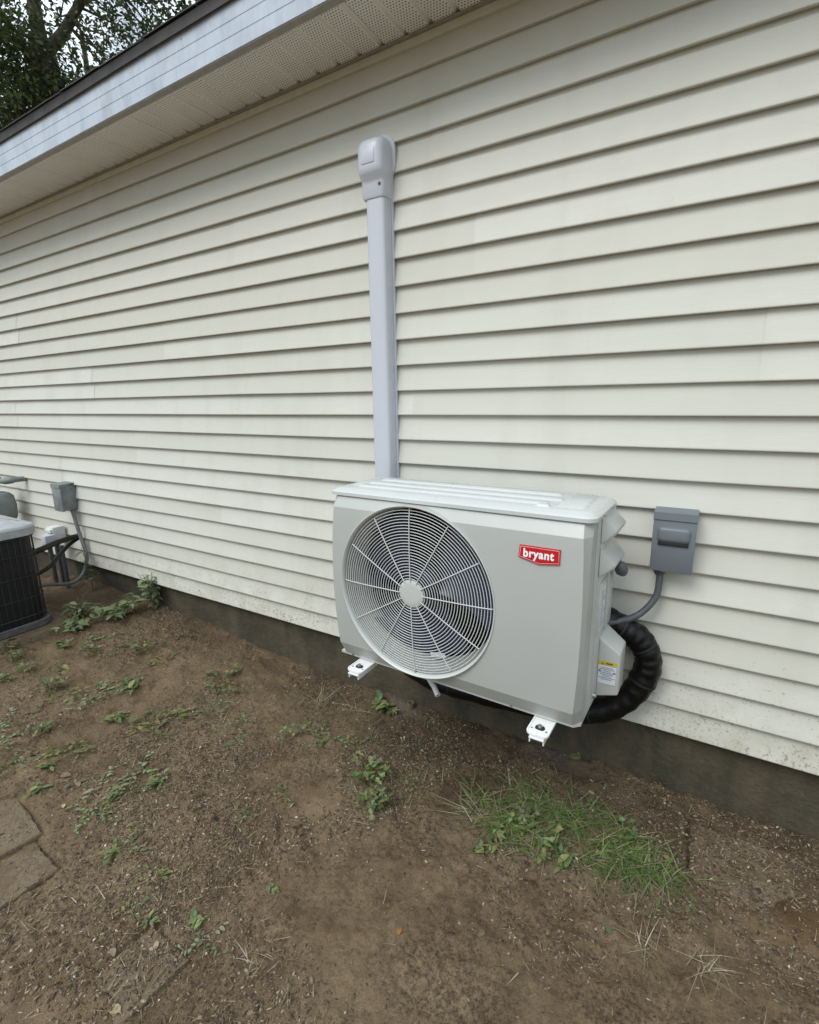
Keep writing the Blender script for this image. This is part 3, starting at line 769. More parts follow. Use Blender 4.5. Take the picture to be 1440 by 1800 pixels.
def hose(name, label, cat, pts, rad, mat, n=14, rib_=0, k=8, group=None, parts=()):
    P = crom(pts, k)
    t = thing(name, label, cat, pts[0], 0, group)
    o0 = Vector(pts[0]); P = [p - o0 for p in P]
    if rib_:
        Q = []; rr = []
        d = 0; step = rib_ / 2
        acc = [0]
        for i in range(1, len(P)): acc.append(acc[-1] + (P[i] - P[i - 1]).length)
        m = int(acc[-1] / step); j = 0
        for i in range(m + 1):
            s = i * step
            while j < len(P) - 2 and acc[j + 1] < s: j += 1
            f = (s - acc[j]) / max(1e-6, acc[j + 1] - acc[j]); Q.append(P[j].lerp(P[j + 1], min(1, f))); rr.append(rad * (1 if i % 2 else .93))
        MB().tube(Q, rr, n).obj('jacket', mat, t, 60)
    else:
        MB().tube(P, rad, n).obj('jacket', mat, t, 60)
    return t
cd = hose('flexible_conduit', 'dark grey ribbed electrical conduit curving from the new disconnect box', 'conduit', [(-.108, -.052, .628), (-.105, -.056, .57), (-.113, -.066, .512), (-.155, -.095, .456), (-.215, -.135, .434), (-.27, -.175, .432), (-.33, -.20, .44)], .0115, 'conduit', 14, .006)
MB().lathe([(.015, .012), (.018, .006), (.018, -.012), (.014, -.02), (.012, -.02)], (0, 0, -.012), 'z', 16).obj('connector', 'grey_dark', cd)

# insulated line set: thick black wrapped pair looping out and back under the unit
P = crom([(-.32, -.135, .455), (-.25, -.115, .425), (-.192, -.098, .395), (-.150, -.085, .365), (-.118, -.078, .312), (-.115, -.076, .25), (-.144, -.082, .165), (-.20, -.09, .095), (-.29, -.10, .045), (-.45, -.11, .012), (-.74, -.11, -.012), (-.98, -.10, -.02), (-1.13, -.095, .06), (-1.19, -.075, .25), (-1.20, -.06, .55), (-1.20, -.055, .63)], 14)
ls = thing('insulated_line_set', 'thick black insulated refrigerant line looping beside and under the heat pump', 'refrigerant line', P[0])
rad = []; q0 = P[0].copy()
for i, p in enumerate(P): rad.append(.0445 * (1 + .035 * math.sin(i * .83 + 1) + .03 * math.sin(i * .19) + random.uniform(-.008, .008)))
MB().tube([p - q0 for p in P], rad, 18).obj('insulation', 'wrap', ls, 75)
for i in (24, 49, 77, 112, 146):
    a_, b_ = P[i] - q0, P[i + 1] - q0; d_ = (b_ - a_).normalized() * .004
    MB().tube([a_ - d_, a_ - d_ * .9, a_ + d_ * .9, a_ + d_], [rad[i] * .9, rad[i] + .0012, rad[i] + .0012, rad[i] * .9], 18).obj('wrap_tie', 'rubber', ls)
l2 = hose('valve_pipe', 'black insulated pipe dropping from the line set to the valve cover', 'pipe', [(-.215, -.10, .425), (-.232, -.13, .405), (-.252, -.165, .375), (-.262, -.19, .34)], .0165, 'wrap')
l3 = hose('valve_pipe', 'short black insulated pipe rising behind the heat pump side panel', 'pipe', [(-.225, -.115, .43), (-.255, -.135, .455), (-.275, -.15, .50), (-.285, -.16, .54)], .015, 'wrap')
# condensate drain spout under the unit
ds = thing('drain_spout', 'short white drain spout sticking out below the heat pump', 'drain pipe', (-.90, -.29, .19))
MB().tube([Vector(p) - Vector((-.90, -.29, .19)) for p in crom([(-.90, -.255, .20), (-.895, -.262, .165), (-.885, -.275, .135), (-.862, -.295, .112), (-.825, -.318, .095), (-.800, -.335, .076)], 6)], .0105, 14, False).obj('spout', 'pvc', ds, 60)
MB().tube([Vector(p) - Vector((-.90, -.29, .19)) for p in [(-.83, -.3145, .097), (-.802, -.3335, .0785)]], .0078, 12, True).obj('bore', 'black_in', ds, 60)
hose('thin_cable', 'thin black cable sagging below the heat pump base', 'cable', [(-.98, -.14, .16), (-.99, -.17, .10), (-.95, -.2, .055), (-.88, -.21, .05), (-.80, -.18, .08), (-.76, -.16, .14)], .0045, 'rubber', 8)
z0 = float(gz(-1.12, -.012))
stub = thing('pipe_stub', 'short pale pipe stub rising from the soil against the foundation', 'pipe', (-1.12, -.012, z0))
MB().lathe([(.016, -.03), (.016, .028), (.0155, .030), (.0115, .030), (.011, .0)], (0, 0, 0), 'z', 16).obj('pipe', 'paver', stub)
MB().lathe([(.0112, .012), (.0, .011)], (0, 0, 0), 'z', 16).obj('bore', 'black_in', stub)

# ------------------------------------------------------------------ old condenser and utilities on the left
cxr, cyr = -3.475, -.49        # near-wall right corner
cw = .80
cond = thing('condenser', 'old black air conditioning condenser with grey top on a concrete pad', 'air conditioner', (cxr - cw / 2, cyr - cw / 2, -.165))
zt = .478 + .165
def rr4(half, r, z, n=6): return rrect(0, 0, half * 2, half * 2, r, z, n)
MB().loops([rr4(.385, .09, .02), rr4(.385, .09, zt - .05)]).obj('coil', 'cond_fin', cond, 40)
MB().loops([rr4(.405, .10, .0), rr4(.415, .10, .006), rr4(.415, .10, .042), rr4(.405, .1, .046), rr4(.395, .1, .04)], True, True).obj('base_pan', 'cond_base', cond, 40)
wires = [.085, .20, .335, .47, .575]
for z in wires:
    l = rr4(.398, .095, z, 6); l = l + l[:1]
    MB().tube(l, .0038, 6, False).obj('horizontal_wire', 'cond_black', cond, 60)
ring_pts = rr4(.394, .094, 0, 5)
per = []
for i in range(len(ring_pts)):
    a_, b_ = Vector(ring_pts[i]), Vector(ring_pts[(i + 1) % len(ring_pts)]); m = max(1, int((b_ - a_).length / .032))
    per += [a_.lerp(b_, j / m) for j in range(m)]
vwm = MB().tube([(0, 0, .045), (0, 0, zt - .055)], .0021, 5).obj('vertical_wire', 'cond_black', cond, 60)
for i, q in enumerate(per):
    o = vwm if i == 0 else link(bpy.data.objects.new('vertical_wire', vwm.data), cond)
    o.location = (q.x, q.y, 0)
top = MB().loops([rr4(.40, .095, zt - .060), rr4(.41, .10, zt - .058), rr4(.412, .10, zt - .012), rr4(.404, .098, zt), rr4(.36, .09, zt + .012), [(.30 * math.cos(2 * math.pi * (i + 3) / 28), .30 * math.sin(2 * math.pi * (i + 3) / 28), zt + .022) for i in range(28)], [(.285 * math.cos(2 * math.pi * (i + 3) / 28), .285 * math.sin(2 * math.pi * (i + 3) / 28), zt + .004) for i in range(28)]], True, True).obj('top_cover', 'cond_top', cond, 35)
for i in range(9):
    r = .06 + i * .027
    MB().tube([(r * math.cos(2 * math.pi * j / 40), r * math.sin(2 * math.pi * j / 40), zt + .018) for j in range(41)], .0028, 6, False).obj('fan_guard_ring', 'cond_black', top, 60)
MB().lathe([(0, -.002), (.005, -.001), (.005, 0)], (.37, .413, zt - .03), 'y', 8).obj('screw', 'ink', top)
pad = MB().loops([rrect(cxr - cw / 2, cyr - cw / 2, .99, .99, .03, -.40), rrect(cxr - cw / 2, cyr - cw / 2, .99, .99, .03, -.180), rrect(cxr - cw / 2, cyr - cw / 2, .97, .97, .03, -.1655)]).obj('concrete_pad', 'paver', None, 40)
tag(pad, 'low concrete pad under the old condenser, half sunk in soil', 'pad')
# gas meter
gm = thing('gas_meter', 'grey gas meter with pipe elbow against the siding', 'gas meter', (-4.90, -.17, -.03))
def sh(l, dz=0, f=1): return [(x_ * f, y_ * f, z_ + dz) for x_, y_, z_ in l]
MB().loops([rrect(0, 0, .20, .15, .045, .30), rrect(0, 0, .23, .18, .06, .33), rrect(0, 0, .24, .19, .06, .42), rrect(0, 0, .22, .17, .05, .50), rrect(0, 0, .18, .13, .04, .525)]).obj('meter_body', 'grey_old', gm, 40)
MB().bbox(-.07, .07, -.125, -.085, .37, .47, .012).obj('index_housing', 'grey_dark', gm)
MB().lathe([(.0, .0), (.05, .0), (.058, .02), (.058, .035), (.045, .055), (.0, .07)], (-.02, .0, .60), 'z', 24).obj('regulator', 'grey_old', gm)
MB().tube(crom([(-.02, 0, .50), (-.02, 0, .58), (-.02, 0, .62)], 4), .025, 12).obj('riser', 'grey_old', gm)
MB().tube(crom([(.03, .0, .625), (.10, .03, .625), (.14, .08, .63), (.14, .165, .63)], 6), [.022] * 6 + [.027] * 6 + [.021] * 7, 14).obj('outlet_pipe', 'grey_old', gm)
MB().tube([(-.09, 0, .34), (-.09, 0, -.25)], .02, 12).obj('inlet_pipe', 'grey_old', gm)
# old conduit from the box to the condenser
hose('flexible_conduit', 'old grey conduit dropping from the weathered box to the condenser', 'conduit', [(-4.0, -.05, .435), (-3.974, -.05, .344), (-3.945, -.05, .238), (-3.902, -.05, .135), (-3.885, -.06, .05), (-3.885, -.10, -.04), (-3.845, -.19, -.07), (-3.80, -.30, -.04), (-3.75, -.40, .0), (-3.72, -.52, .01)], .0125, 'conduit_old', 12)
# pvc outlets
for lbl, (px_, py_), zt2, kind in (('white louvred vent hood on a short pipe beside the old condenser', (-4.25, -.085), .275, 'vent'), ('pale grey capped vertical pipe beside the old condenser', (-4.21, -.15), .228, 'cap')):
    zg = -.26
    t = thing('vent_pipe', lbl, 'pipe', (px_, py_, 0))
    MB().tube([(0, 0, zg), (0, 0, zt2 - .06)], .017, 14).obj('pipe', 'cond_base', t)
    if kind == 'vent':
        MB().bbox(-.05, .05, -.03, .055, zt2 - .12, zt2, .004).obj('hood', 'pvc', t)
        for i in range(3): 
            MB().bbox(-.045, .045, -.047, -.028, zt2 - .112 + i * .036, zt2 - .086 + i * .036, .004).obj('louvre', 'pvc', t)
    else:
        MB().bbox(-.035, .035, -.035, .035, zt2 - .085, zt2, .006).obj('cap', 'duct', t)
zc = .215
hose('old_line_set', 'old black insulated refrigerant line from the wall to the condenser', 'refrigerant line', [(-4.03, .0, .215), (-3.97, -.10, .225), (-3.86, -.25, .24), (-3.76, -.38, .244), (-3.70, -.52, .24)], .019, 'wrap')
hose('old_liquid_line', 'thin black refrigerant line sloping below the thicker old one', 'refrigerant line', [(-4.05, .0, .20), (-3.97, -.12, .178), (-3.83, -.26, .15), (-3.71, -.38, .125), (-3.66, -.52, .10)], .014, 'wrap')
hose('ground_pipe', 'dark upright pipe in the soil behind the condenser', 'pipe', [(-4.07, -.13, .16), (-4.07, -.13, 0), (-4.065, -.135, -.25)], .014, 'conduit')

# ------------------------------------------------------------------ pavers sunk in the soil
PL = ['worn square paver flush with the soil, beside a second tan paver', 'tan square paver with crisp corner edges proud of the soil', 'dusty paver corner showing through the litter, alone', 'rust-stained slab with a straight dark edge near the foundation']
for (Pq, h, E0, ER), lb_ in zip(PAVERS, PL):
    cx = sum(p[0] for p in Pq) / 4; cy = sum(p[1] for p in Pq) / 4
    zt_ = float(gbase(np.array(cx), np.array(cy))) + h
    t = []
    n = 10
    edge = [(Pq[i][0] + (Pq[(i + 1) % 4][0] - Pq[i][0]) * j / n, Pq[i][1] + (Pq[(i + 1) % 4][1] - Pq[i][1]) * j / n) for i in range(4) for j in range(n)]
    def lp(ins, z): return [(x_ + (cx - x_) * ins + random.uniform(-.003, .003), y_ + (cy - y_) * ins + random.uniform(-.003, .003), z) for x_, y_ in edge]
    o = MB().loops([lp(0, zt_ - .05), lp(0, zt_ - .008), lp(.03, zt_ - .001), lp(.08, zt_)], True, True).obj('paver', 'paver', None, 50)
    tag(o, lb_, 'paver')

# ------------------------------------------------------------------ loose litter over the soil (uncountable)
def quads_mesh(name, V, F, cols, mat, smooth=False):
    me = bpy.data.meshes.new(name); nf = len(F); k = F.shape[1]
    me.vertices.add(len(V)); me.vertices.foreach_set('co', V.astype(np.float32).ravel())
    me.loops.add(F.size); me.loops.foreach_set('vertex_index', F.astype(np.int32).ravel())
    me.polygons.add(nf); me.polygons.foreach_set('loop_start', (np.arange(nf) * k).astype(np.int32))
    if smooth: me.polygons.foreach_set('use_smooth', np.ones(nf, bool))
    me.update(calc_edges=True); me.materials.append(MT[mat])
    at = me.color_attributes.new('tint', 'FLOAT_COLOR', 'CORNER')
    c = np.repeat(cols, k, axis=0); at.data.foreach_set('color', np.concatenate([c, np.ones((len(c), 1))], 1).ravel())
    return me
def in_view_xy(n, seed):
    r = np.random.default_rng(seed)
    x = r.uniform(-4.3, .85, n * 4); y = r.uniform(-2.0, .015, n * 4)
    keep = (y > -1.80 - .15 * (x + 1.2)) & (y < .012) & (x > -3.9 + 1.2 * np.clip(y + .5, -.6, .4))
    dens = np.clip((fbm(x, y, 3.0, 4, 81) - .40) * 4.5, .06, 1) * np.clip(.35 + .65 * np.hypot(x - .0, y + 1.84) ** -.9 * 1.6, .25, 1)
    clear = np.exp(-((x + .80) ** 2 / .10 + (y + .90) ** 2 / .04)) + np.exp(-((x + .35) ** 2 / .05 + (y + .66) ** 2 / .02)) + np.exp(-((x + 1.0) ** 2 / .02 + (y + 1.02) ** 2 / .01))
    dens *= np.clip(1 - .8 * clear, .12, 1)
    keep &= r.uniform(0, 1, len(x)) < dens
    i = np.nonzero(keep)[0][:n]; return x[i], y[i]
def ground_z(x, y):
    z = gz(x, y)
    for Pq, h, E0, ER in PAVERS:
        ins = np.ones_like(x, bool); cx = sum(p[0] for p in Pq) / 4; cy = sum(p[1] for p in Pq) / 4
        for i in range(4):
            (ax, ay), (bx, by_) = Pq[i], Pq[(i + 1) % 4]
            s = (bx - ax) * (y - ay) - (by_ - ay) * (x - ax); q = (bx - ax) * (cy - ay) - (by_ - ay) * (cx - ax)
            ins &= s * np.sign(q) > 0
        z = np.where(ins, np.maximum(z, float(gbase(np.array(cx), np.array(cy))) + h), z)
    return z
def palette(r, n, cols, wts, jit=.25):
    c = np.array(cols)[r.choice(len(cols), n, p=np.array(wts) / sum(wts))]
    return np.clip(c * (1 + r.uniform(-jit, jit, (n, 1))), 0, 1)
r = np.random.default_rng(5)
SOILC = [(.105, .072, .046), (.185, .135, .09), (.29, .22, .15), (.062, .042, .028), (.38, .32, .24), (.55, .50, .42), (.20, .17, .12)]
SW = [.32, .26, .13, .20, .05, .010, .08]
def flakes(n, seed, smin, smax, pw, name):
    x, y = in_view_xy(n, seed); n = len(x); r = np.random.default_rng(seed + 1)
    z = ground_z(x, y) + .001
    L = smin + (smax - smin) * r.uniform(0, 1, n) ** pw; Wd = L * r.uniform(.18, .6, n); a_ = r.uniform(0, 2 * np.pi, n)
    t1 = r.normal(0, .22, n); t2 = r.normal(0, .30, n); th = np.maximum(.0012, Wd * .18); bow = L * r.uniform(-.05, .16, n)
    ca, sa = np.cos(a_), np.sin(a_)
    # thin bent chips: 3 stations x 2 sides on top, same set lower = closed thin solid
    vs = []
    for top in (1, 0):
        for u, ww in ((-.5, .55), (0., 1.), (.5, .4)):
            for s in (-.5, .5):
                lx = L * u; ly = Wd * s * ww
                lz = lx * t1 + ly * t2 + (bow if u == 0 else 0) + (th if top else 0)
                vs.append(np.stack([x + lx * ca - ly * sa, y + lx * sa + ly * ca, z + lz], 1))
    V = np.stack(vs, 1).reshape(-1, 3)
    q = np.array([(0, 1, 3, 2), (2, 3, 5, 4), (0, 2, 8, 6), (2, 4, 10, 8), (1, 7, 9, 3), (3, 9, 11, 5), (0, 6, 7, 1), (4, 5, 11, 10)])
    F = (np.arange(n)[:, None, None] * 12 + q[None]).reshape(-1, 4)
    c = np.repeat(palette(r, n, SOILC, SW), 8, axis=0)
    o = link(bpy.data.objects.new(name, quads_mesh(name, V, F, c, 'litter'))); return o
tag(flakes(60000, 100, .0025, .013, 2.0, 'soil_litter'), 'fine brown chips and crumbs scattered over the bare soil', 'litter', kind='stuff')
tag(flakes(2200, 120, .009, .022, 2.4, 'bark_chips'), 'larger pale bark chips and dry leaf bits on the soil', 'litter', kind='stuff')
def blades(x, y, z, L, az, lean, curl, wd, seg=4):
    n = len(x); ss = np.linspace(0, 1, seg + 1); vs = []
    for s in ss:
        h = L * (s * np.cos(lean) - curl * s * s * .6); o_ = L * (s * np.sin(lean) + curl * s * s * .5)
        px_ = x + np.cos(az) * o_; py_ = y + np.sin(az) * o_; pz_ = z + np.maximum(h, -.0 + .003 * s + .002)
        w_ = wd * (1 - s ** 1.6 * .92)
        vs += [np.stack([px_ - np.sin(az) * w_ / 2, py_ + np.cos(az) * w_ / 2, pz_ + w_ * .25], 1), np.stack([px_, py_, pz_], 1), np.stack([px_ + np.sin(az) * w_ / 2, py_ - np.cos(az) * w_ / 2, pz_ + w_ * .25], 1)]
    k = 3 * (seg + 1); V = np.stack(vs, 1).reshape(-1, 3)
    q = np.array([(3 * i + j, 3 * i + j + 1, 3 * i + j + 4, 3 * i + j + 3) for i in range(seg) for j in (0, 1)])
    F = (np.arange(n)[:, None, None] * k + q[None]).reshape(-1, 4); return V, F, len(q)
# straw bits and rootlets lying about
n = 3600; x, y = in_view_xy(n, 140); n = len(x); r = np.random.default_rng(141)
V, F, m = blades(x, y, ground_z(x, y) + .003, r.uniform(.015, .075, n) * r.uniform(.5, 1, n), r.uniform(0, 6.28, n), r.uniform(1.35, 1.56, n), r.uniform(-.1, .3, n), r.uniform(.0012, .0026, n))
tag(link(bpy.data.objects.new('straw_bits', quads_mesh('straw_bits', V, F, np.repeat(palette(r, n, [(.36, .29, .19), (.24, .18, .115), (.13, .09, .06), (.50, .43, .31)], [.3, .35, .25, .1]), m, axis=0), 'straw'))), 'thin dry stalks and rootlets strewn over the soil', 'litter', kind='stuff')
# pebbles
n = 1500; x, y = in_view_xy(n, 150); n = len(x); r = np.random.default_rng(151); z = ground_z(x, y); s = .002 + .006 * r.uniform(0, 1, n) ** 4
vs = []
for d_ in ((1, 0, 0), (0, 1, 0), (-1, 0, 0), (0, -1, 0), (0, 0, .8), (0, 0, -.8)):
    vs.append(np.stack([x, y, z + s * .3], 1) + np.array(d_) * s[:, None] * r.uniform(.6, 1.2, (n, 1)))
V = np.stack(vs, 1).reshape(-1, 3)
q = np.array([(0, 1, 4), (1, 2, 4), (2, 3, 4), (3, 0, 4), (1, 0, 5), (2, 1, 5), (3, 2, 5), (0, 3, 5)])
F = (np.arange(n)[:, None, None] * 6 + q[None]).reshape(-1, 3)
tag(link(bpy.data.objects.new('pebbles', quads_mesh('pebbles', V, F, np.repeat(palette(r, n, [(.30, .26, .21), (.20, .16, .12), (.48, .45, .40)], [.5, .35, .15]), 8, axis=0), 'litter', True))), 'tiny pale pebbles dotted through the soil', 'pebbles', kind='stuff')

# crumbs and clods of soil
n = 3800; x, y = in_view_xy(n, 160); n = len(x); r = np.random.default_rng(161); z = ground_z(x, y); s_ = .002 + .0055 * r.uniform(0, 1, n) ** 3.5
ring = [(math.cos(t), math.sin(t)) for t in np.arange(6) * math.pi / 3]
vs = [np.stack([x, y, z + s_ * r.uniform(.45, .8, n)], 1)]
for hh, rr_ in ((.35, .8), (-.15, 1.0)):
    for cx_1, sx_1 in ring:
        q_ = r.uniform(.7, 1.25, n) * rr_ * s_; vs.append(np.stack([x + cx_1 * q_, y + sx_1 * q_, z + s_ * hh * r.uniform(.7, 1.2, n)], 1))
V = np.stack(vs, 1).reshape(-1, 3)
q = [(0, 1 + i, 1 + (i + 1) % 6) for i in range(6)]
for i in range(6): a0_, b0_ = 1 + i, 1 + (i + 1) % 6; q += [(a0_, a0_ + 6, b0_), (b0_, a0_ + 6, b0_ + 6)]
q = np.array(q); F = (np.arange(n)[:, None, None] * 13 + q[None]).reshape(-1, 3)
tag(link(bpy.data.objects.new('soil_clods', quads_mesh('soil_clods', V, F, np.repeat(palette(r, n, [(.15, .104, .061), (.10, .068, .042), (.18, .128, .078), (.07, .047, .03)], [.35, .35, .15, .15]), len(q), axis=0), 'litter'))), 'small crumbs and clods of brown earth', 'soil', kind='stuff')

# ------------------------------------------------------------------ grass patch under the unit's right end (uncountable)
poly = [(-.713, -.362), (-.611, -.208), (-.425, -.141), (-.206, -.176), (-.064, -.258), (.075, -.36), (.03, -.385), (-.16, -.427), (-.328, -.476), (-.497, -.497), (-.631, -.437)]
def inpoly(x, y):
    c = np.zeros_like(x, bool)
    for i in range(len(poly)):
        (x1, y1), (x2, y2) = poly[i], poly[(i + 1) % len(poly)]
        c ^= ((y1 > y) != (y2 > y)) & (x < (x2 - x1) * (y - y1) / (y2 - y1 + 1e-12) + x1)
    return c
r = np.random.default_rng(9)
x = r.uniform(-.75, .1, 9000); y = r.uniform(-.52, -.12, 9000)
core = np.exp(-((x + .28) ** 2 / .05 + (y + .36) ** 2 / .010)) + .55 * np.exp(-((x + .02) ** 2 / .012 + (y + .36) ** 2 / .003)) + .25
k = inpoly(x + r.normal(0, .02, 9000), y + r.normal(0, .02, 9000)) & (r.uniform(0, 1, 9000) < core * .85 * (fbm(x, y, 14, 3, 91) > .44))
x, y = x[k], y[k]; n = len(x)
V, F, m = blades(x, y, ground_z(x, y) - .002, r.uniform(.02, .115, n), r.normal(-.5, 1.6, n), r.uniform(.8, 1.5, n), r.uniform(.2, .9, n), r.uniform(.0024, .0050, n), 5)
tag(link(bpy.data.objects.new('grass', quads_mesh('grass', V, F, np.repeat(palette(r, n, [(.165, .245, .070), (.115, .19, .055), (.23, .31, .11), (.36, .32, .19), (.08, .125, .045)], [.32, .24, .18, .18, .08]), m, axis=0), 'leaf', True))), 'patch of flattened green grass below the badge end of the heat pump', 'grass', kind='stuff')
# thin grass growing sparsely in places
xs, ys = [], []
for (cx, cy), (s_, k) in {(-1.98, -.50): (.09, 150), (-2.1, -.66): (.07, 70), (-1.55, -.20): (.12, 130), (-1.2, -.36): (.13, 120), (-2.7, -.55): (.12, 70), (-3.05, -.8): (.12, 120), (-2.35, -1.05): (.1, 60), (-.98, -.52): (.09, 90), (-.9, -.3): (.15, 130), (-1.8, -.95): (.1, 50), (.03, -.42): (.06, 60)}.items():
    xs.append(r.normal(cx, s_, k)); ys.append(r.normal(cy, s_ * .6, k))
x = np.concatenate(xs); y = np.minimum(np.concatenate(ys), .005); n = len(x)
V, F, m = blades(x, y, ground_z(x, y) - .002, r.uniform(.02, .085, n), r.uniform(0, 6.28, n), r.uniform(.4, 1.45, n), r.uniform(.1, .6, n), r.uniform(.0014, .003, n), 4)
tag(link(bpy.data.objects.new('sparse_grass', quads_mesh('sparse_grass', V, F, np.repeat(palette(r, n, [(.10, .14, .05), (.07, .10, .04), (.28, .23, .14), (.18, .16, .09)], [.3, .25, .25, .2]), m, axis=0), 'straw', True))), 'sparse thin grass blades coming up through bare soil', 'grass', kind='stuff')

# ------------------------------------------------------------------ dry tufts
DRY = [(-1.556, -.184, .09, 'pale dry grass tuft near the foundation left of the fan end bracket'), (-1.35, -.15, .07, 'low dry grass tuft between the fan end bracket and a leafy weed'), (-.017, -.597, .085, 'bleached straw tuft in open soil in front of the grass patch'),
       (.131, -.584, .08, 'flattened straw tuft in front of the rust-stained slab'), (-.60, -.43, .11, 'dry tuft with long flopped stalks at the end of the grass patch'), (-.018, -.37, .08, 'upright pale tuft at the slab end of the grass patch'), (-.925, -1.17, .045, 'dry crumpled tuft among litter near the lone paver'), (-1.861, -.539, .06, 'thin dry tuft in the weedy soil beyond the heat pump')]
for i, (x0, y0, s_, lb_) in enumerate(DRY):
    r = np.random.default_rng(300 + i); n = 34
    x = r.normal(0, .016, n); y = r.normal(0, .016, n)
    V, F, m = blades(x, y, np.zeros(n) - .002, r.uniform(.3, 1.5, n) ** 1.3 * s_, r.uniform(0, 6.28) + r.normal(0, 1.0, n) + np.where(r.uniform(0, 1, n) < .25, 2.4, 0), r.uniform(.9, 1.52, n), r.uniform(.1, .7, n), r.uniform(.0012, .0026, n), 5)
    o = link(bpy.data.objects.new('dry_grass_tuft', quads_mesh('dry_grass_tuft', V, F, np.repeat(palette(r, n, [(.44, .38, .26), (.33, .26, .16), (.22, .19, .09), (.52, .48, .36)], [.35, .3, .2, .15]), m, axis=0), 'straw', True)))
    o.location = (x0, y0, float(ground_z(np.array(x0), np.array(y0)))); tag(o, lb_, 'dry grass', 'dry grass tufts on the soil')

# ------------------------------------------------------------------ weeds
def leaf_geo(mb, base, az, el, L, wd, droop=.5, fold=.25):
    """pointed leaf with a midrib fold; 5 stations"""
    ss = [0, .18, .45, .75, 1]; ws = [.06, .75, 1, .62, 0]
    d = Vector((math.cos(az) * math.cos(el), math.sin(az) * math.cos(el), math.sin(el))); sd_ = Vector((-math.sin(az), math.cos(az), 0)); up = sd_.cross(d) * -1
    if up.z < 0: up = -up
    k = len(mb.v); p = Vector(base)
    for s_, w_ in zip(ss, ws):
        c = p + d * (L * s_) - Vector((0, 0, 1)) * (droop * L * s_ * s_ * .5)
        mb.v += [tuple(c + sd_ * (w_ * wd / 2) + up * (fold * w_ * wd / 2)), tuple(c), tuple(c - sd_ * (w_ * wd / 2) + up * (fold * w_ * wd / 2))]
    for i in range(4):
        for j in (0, 1):
            q = k + 3 * i + j; mb.f.append((q, q + 1, q + 4, q + 3))
GREENS = [(.21, .255, .09), (.165, .215, .072), (.27, .315, .125), (.135, .175, .072), (.30, .325, .17), (.19, .22, .115)]
def weed_mesh(seed, kind):
    rd = random.Random(seed); mb = MB(); cols = []
    if kind == 'rosette':
        for i in range(rd.randint(13, 20)):
            b0 = len(mb.f); L = rd.uniform(.012, .029)
            leaf_geo(mb, (rd.uniform(-.012, .012), rd.uniform(-.012, .012), rd.uniform(.002, .012)), rd.uniform(0, 6.28), rd.uniform(.05, .8), L, L * rd.uniform(.32, .5), rd.uniform(.2, .9))
            cols += [tuple(c * rd.uniform(.8, 1.2) for c in rd.choice(GREENS))] * (len(mb.f) - b0)
    elif kind == 'clump':
        for st_ in range(rd.randint(9, 14)):
            a0 = rd.uniform(0, 6.28); rr = rd.uniform(.005, .036); h = rd.uniform(.008, .034)
            bx_, by2 = rr * math.cos(a0), rr * math.sin(a0)
            b0 = len(mb.f)
            for i in range(rd.randint(4, 7)):
                L = rd.uniform(.007, .016); leaf_geo(mb, (bx_, by2, h), rd.uniform(0, 6.28), rd.uniform(-.1, .9), L, L * rd.uniform(.45, .7), rd.uniform(.1, .7))
            leaf_geo(mb, (bx_ * .2, by2 * .2, 0), a0, math.atan2(h, rr * .8), math.hypot(h, rr * .8), .002, 0, 0)
            cols += [tuple(c * rd.uniform(.8, 1.2) for c in rd.choice(GREENS))] * (len(mb.f) - b0)
    else:   # creeping: leaves strung along low runners
        for st_ in range(rd.randint(4, 6)):
            a0 = rd.uniform(0, 6.28); n_ = rd.randint(4, 7)
            b0 = len(mb.f); prev = (0, 0, .001)
            for i in range(n_):
                s_ = .010 + i * .011; a0 += rd.uniform(-.3, .3); L = rd.uniform(.010, .020)
                q_ = (s_ * math.cos(a0), s_ * math.sin(a0), rd.uniform(.002, .009)); mb.tube([prev, q_], .0007, 4); prev = q_
                leaf_geo(mb, q_, a0 + rd.choice((-1, 1)) * rd.uniform(.4, 1.3), rd.uniform(0, .5), L, L * rd.uniform(.4, .6), .5)
            cols += [tuple(c * rd.uniform(.8, 1.2) for c in rd.choice(GREENS))] * (len(mb.f) - b0)
    me = mesh('weed', mb.v, mb.f, 'leaf'); me.polygons.foreach_set('use_smooth', [True] * len(me.polygons)); tinted(me, cols); return me
WK = {k: [weed_mesh(i * 13 + len(k), k) for i in range(5)] for k in ('rosette', 'clump', 'creeper')}
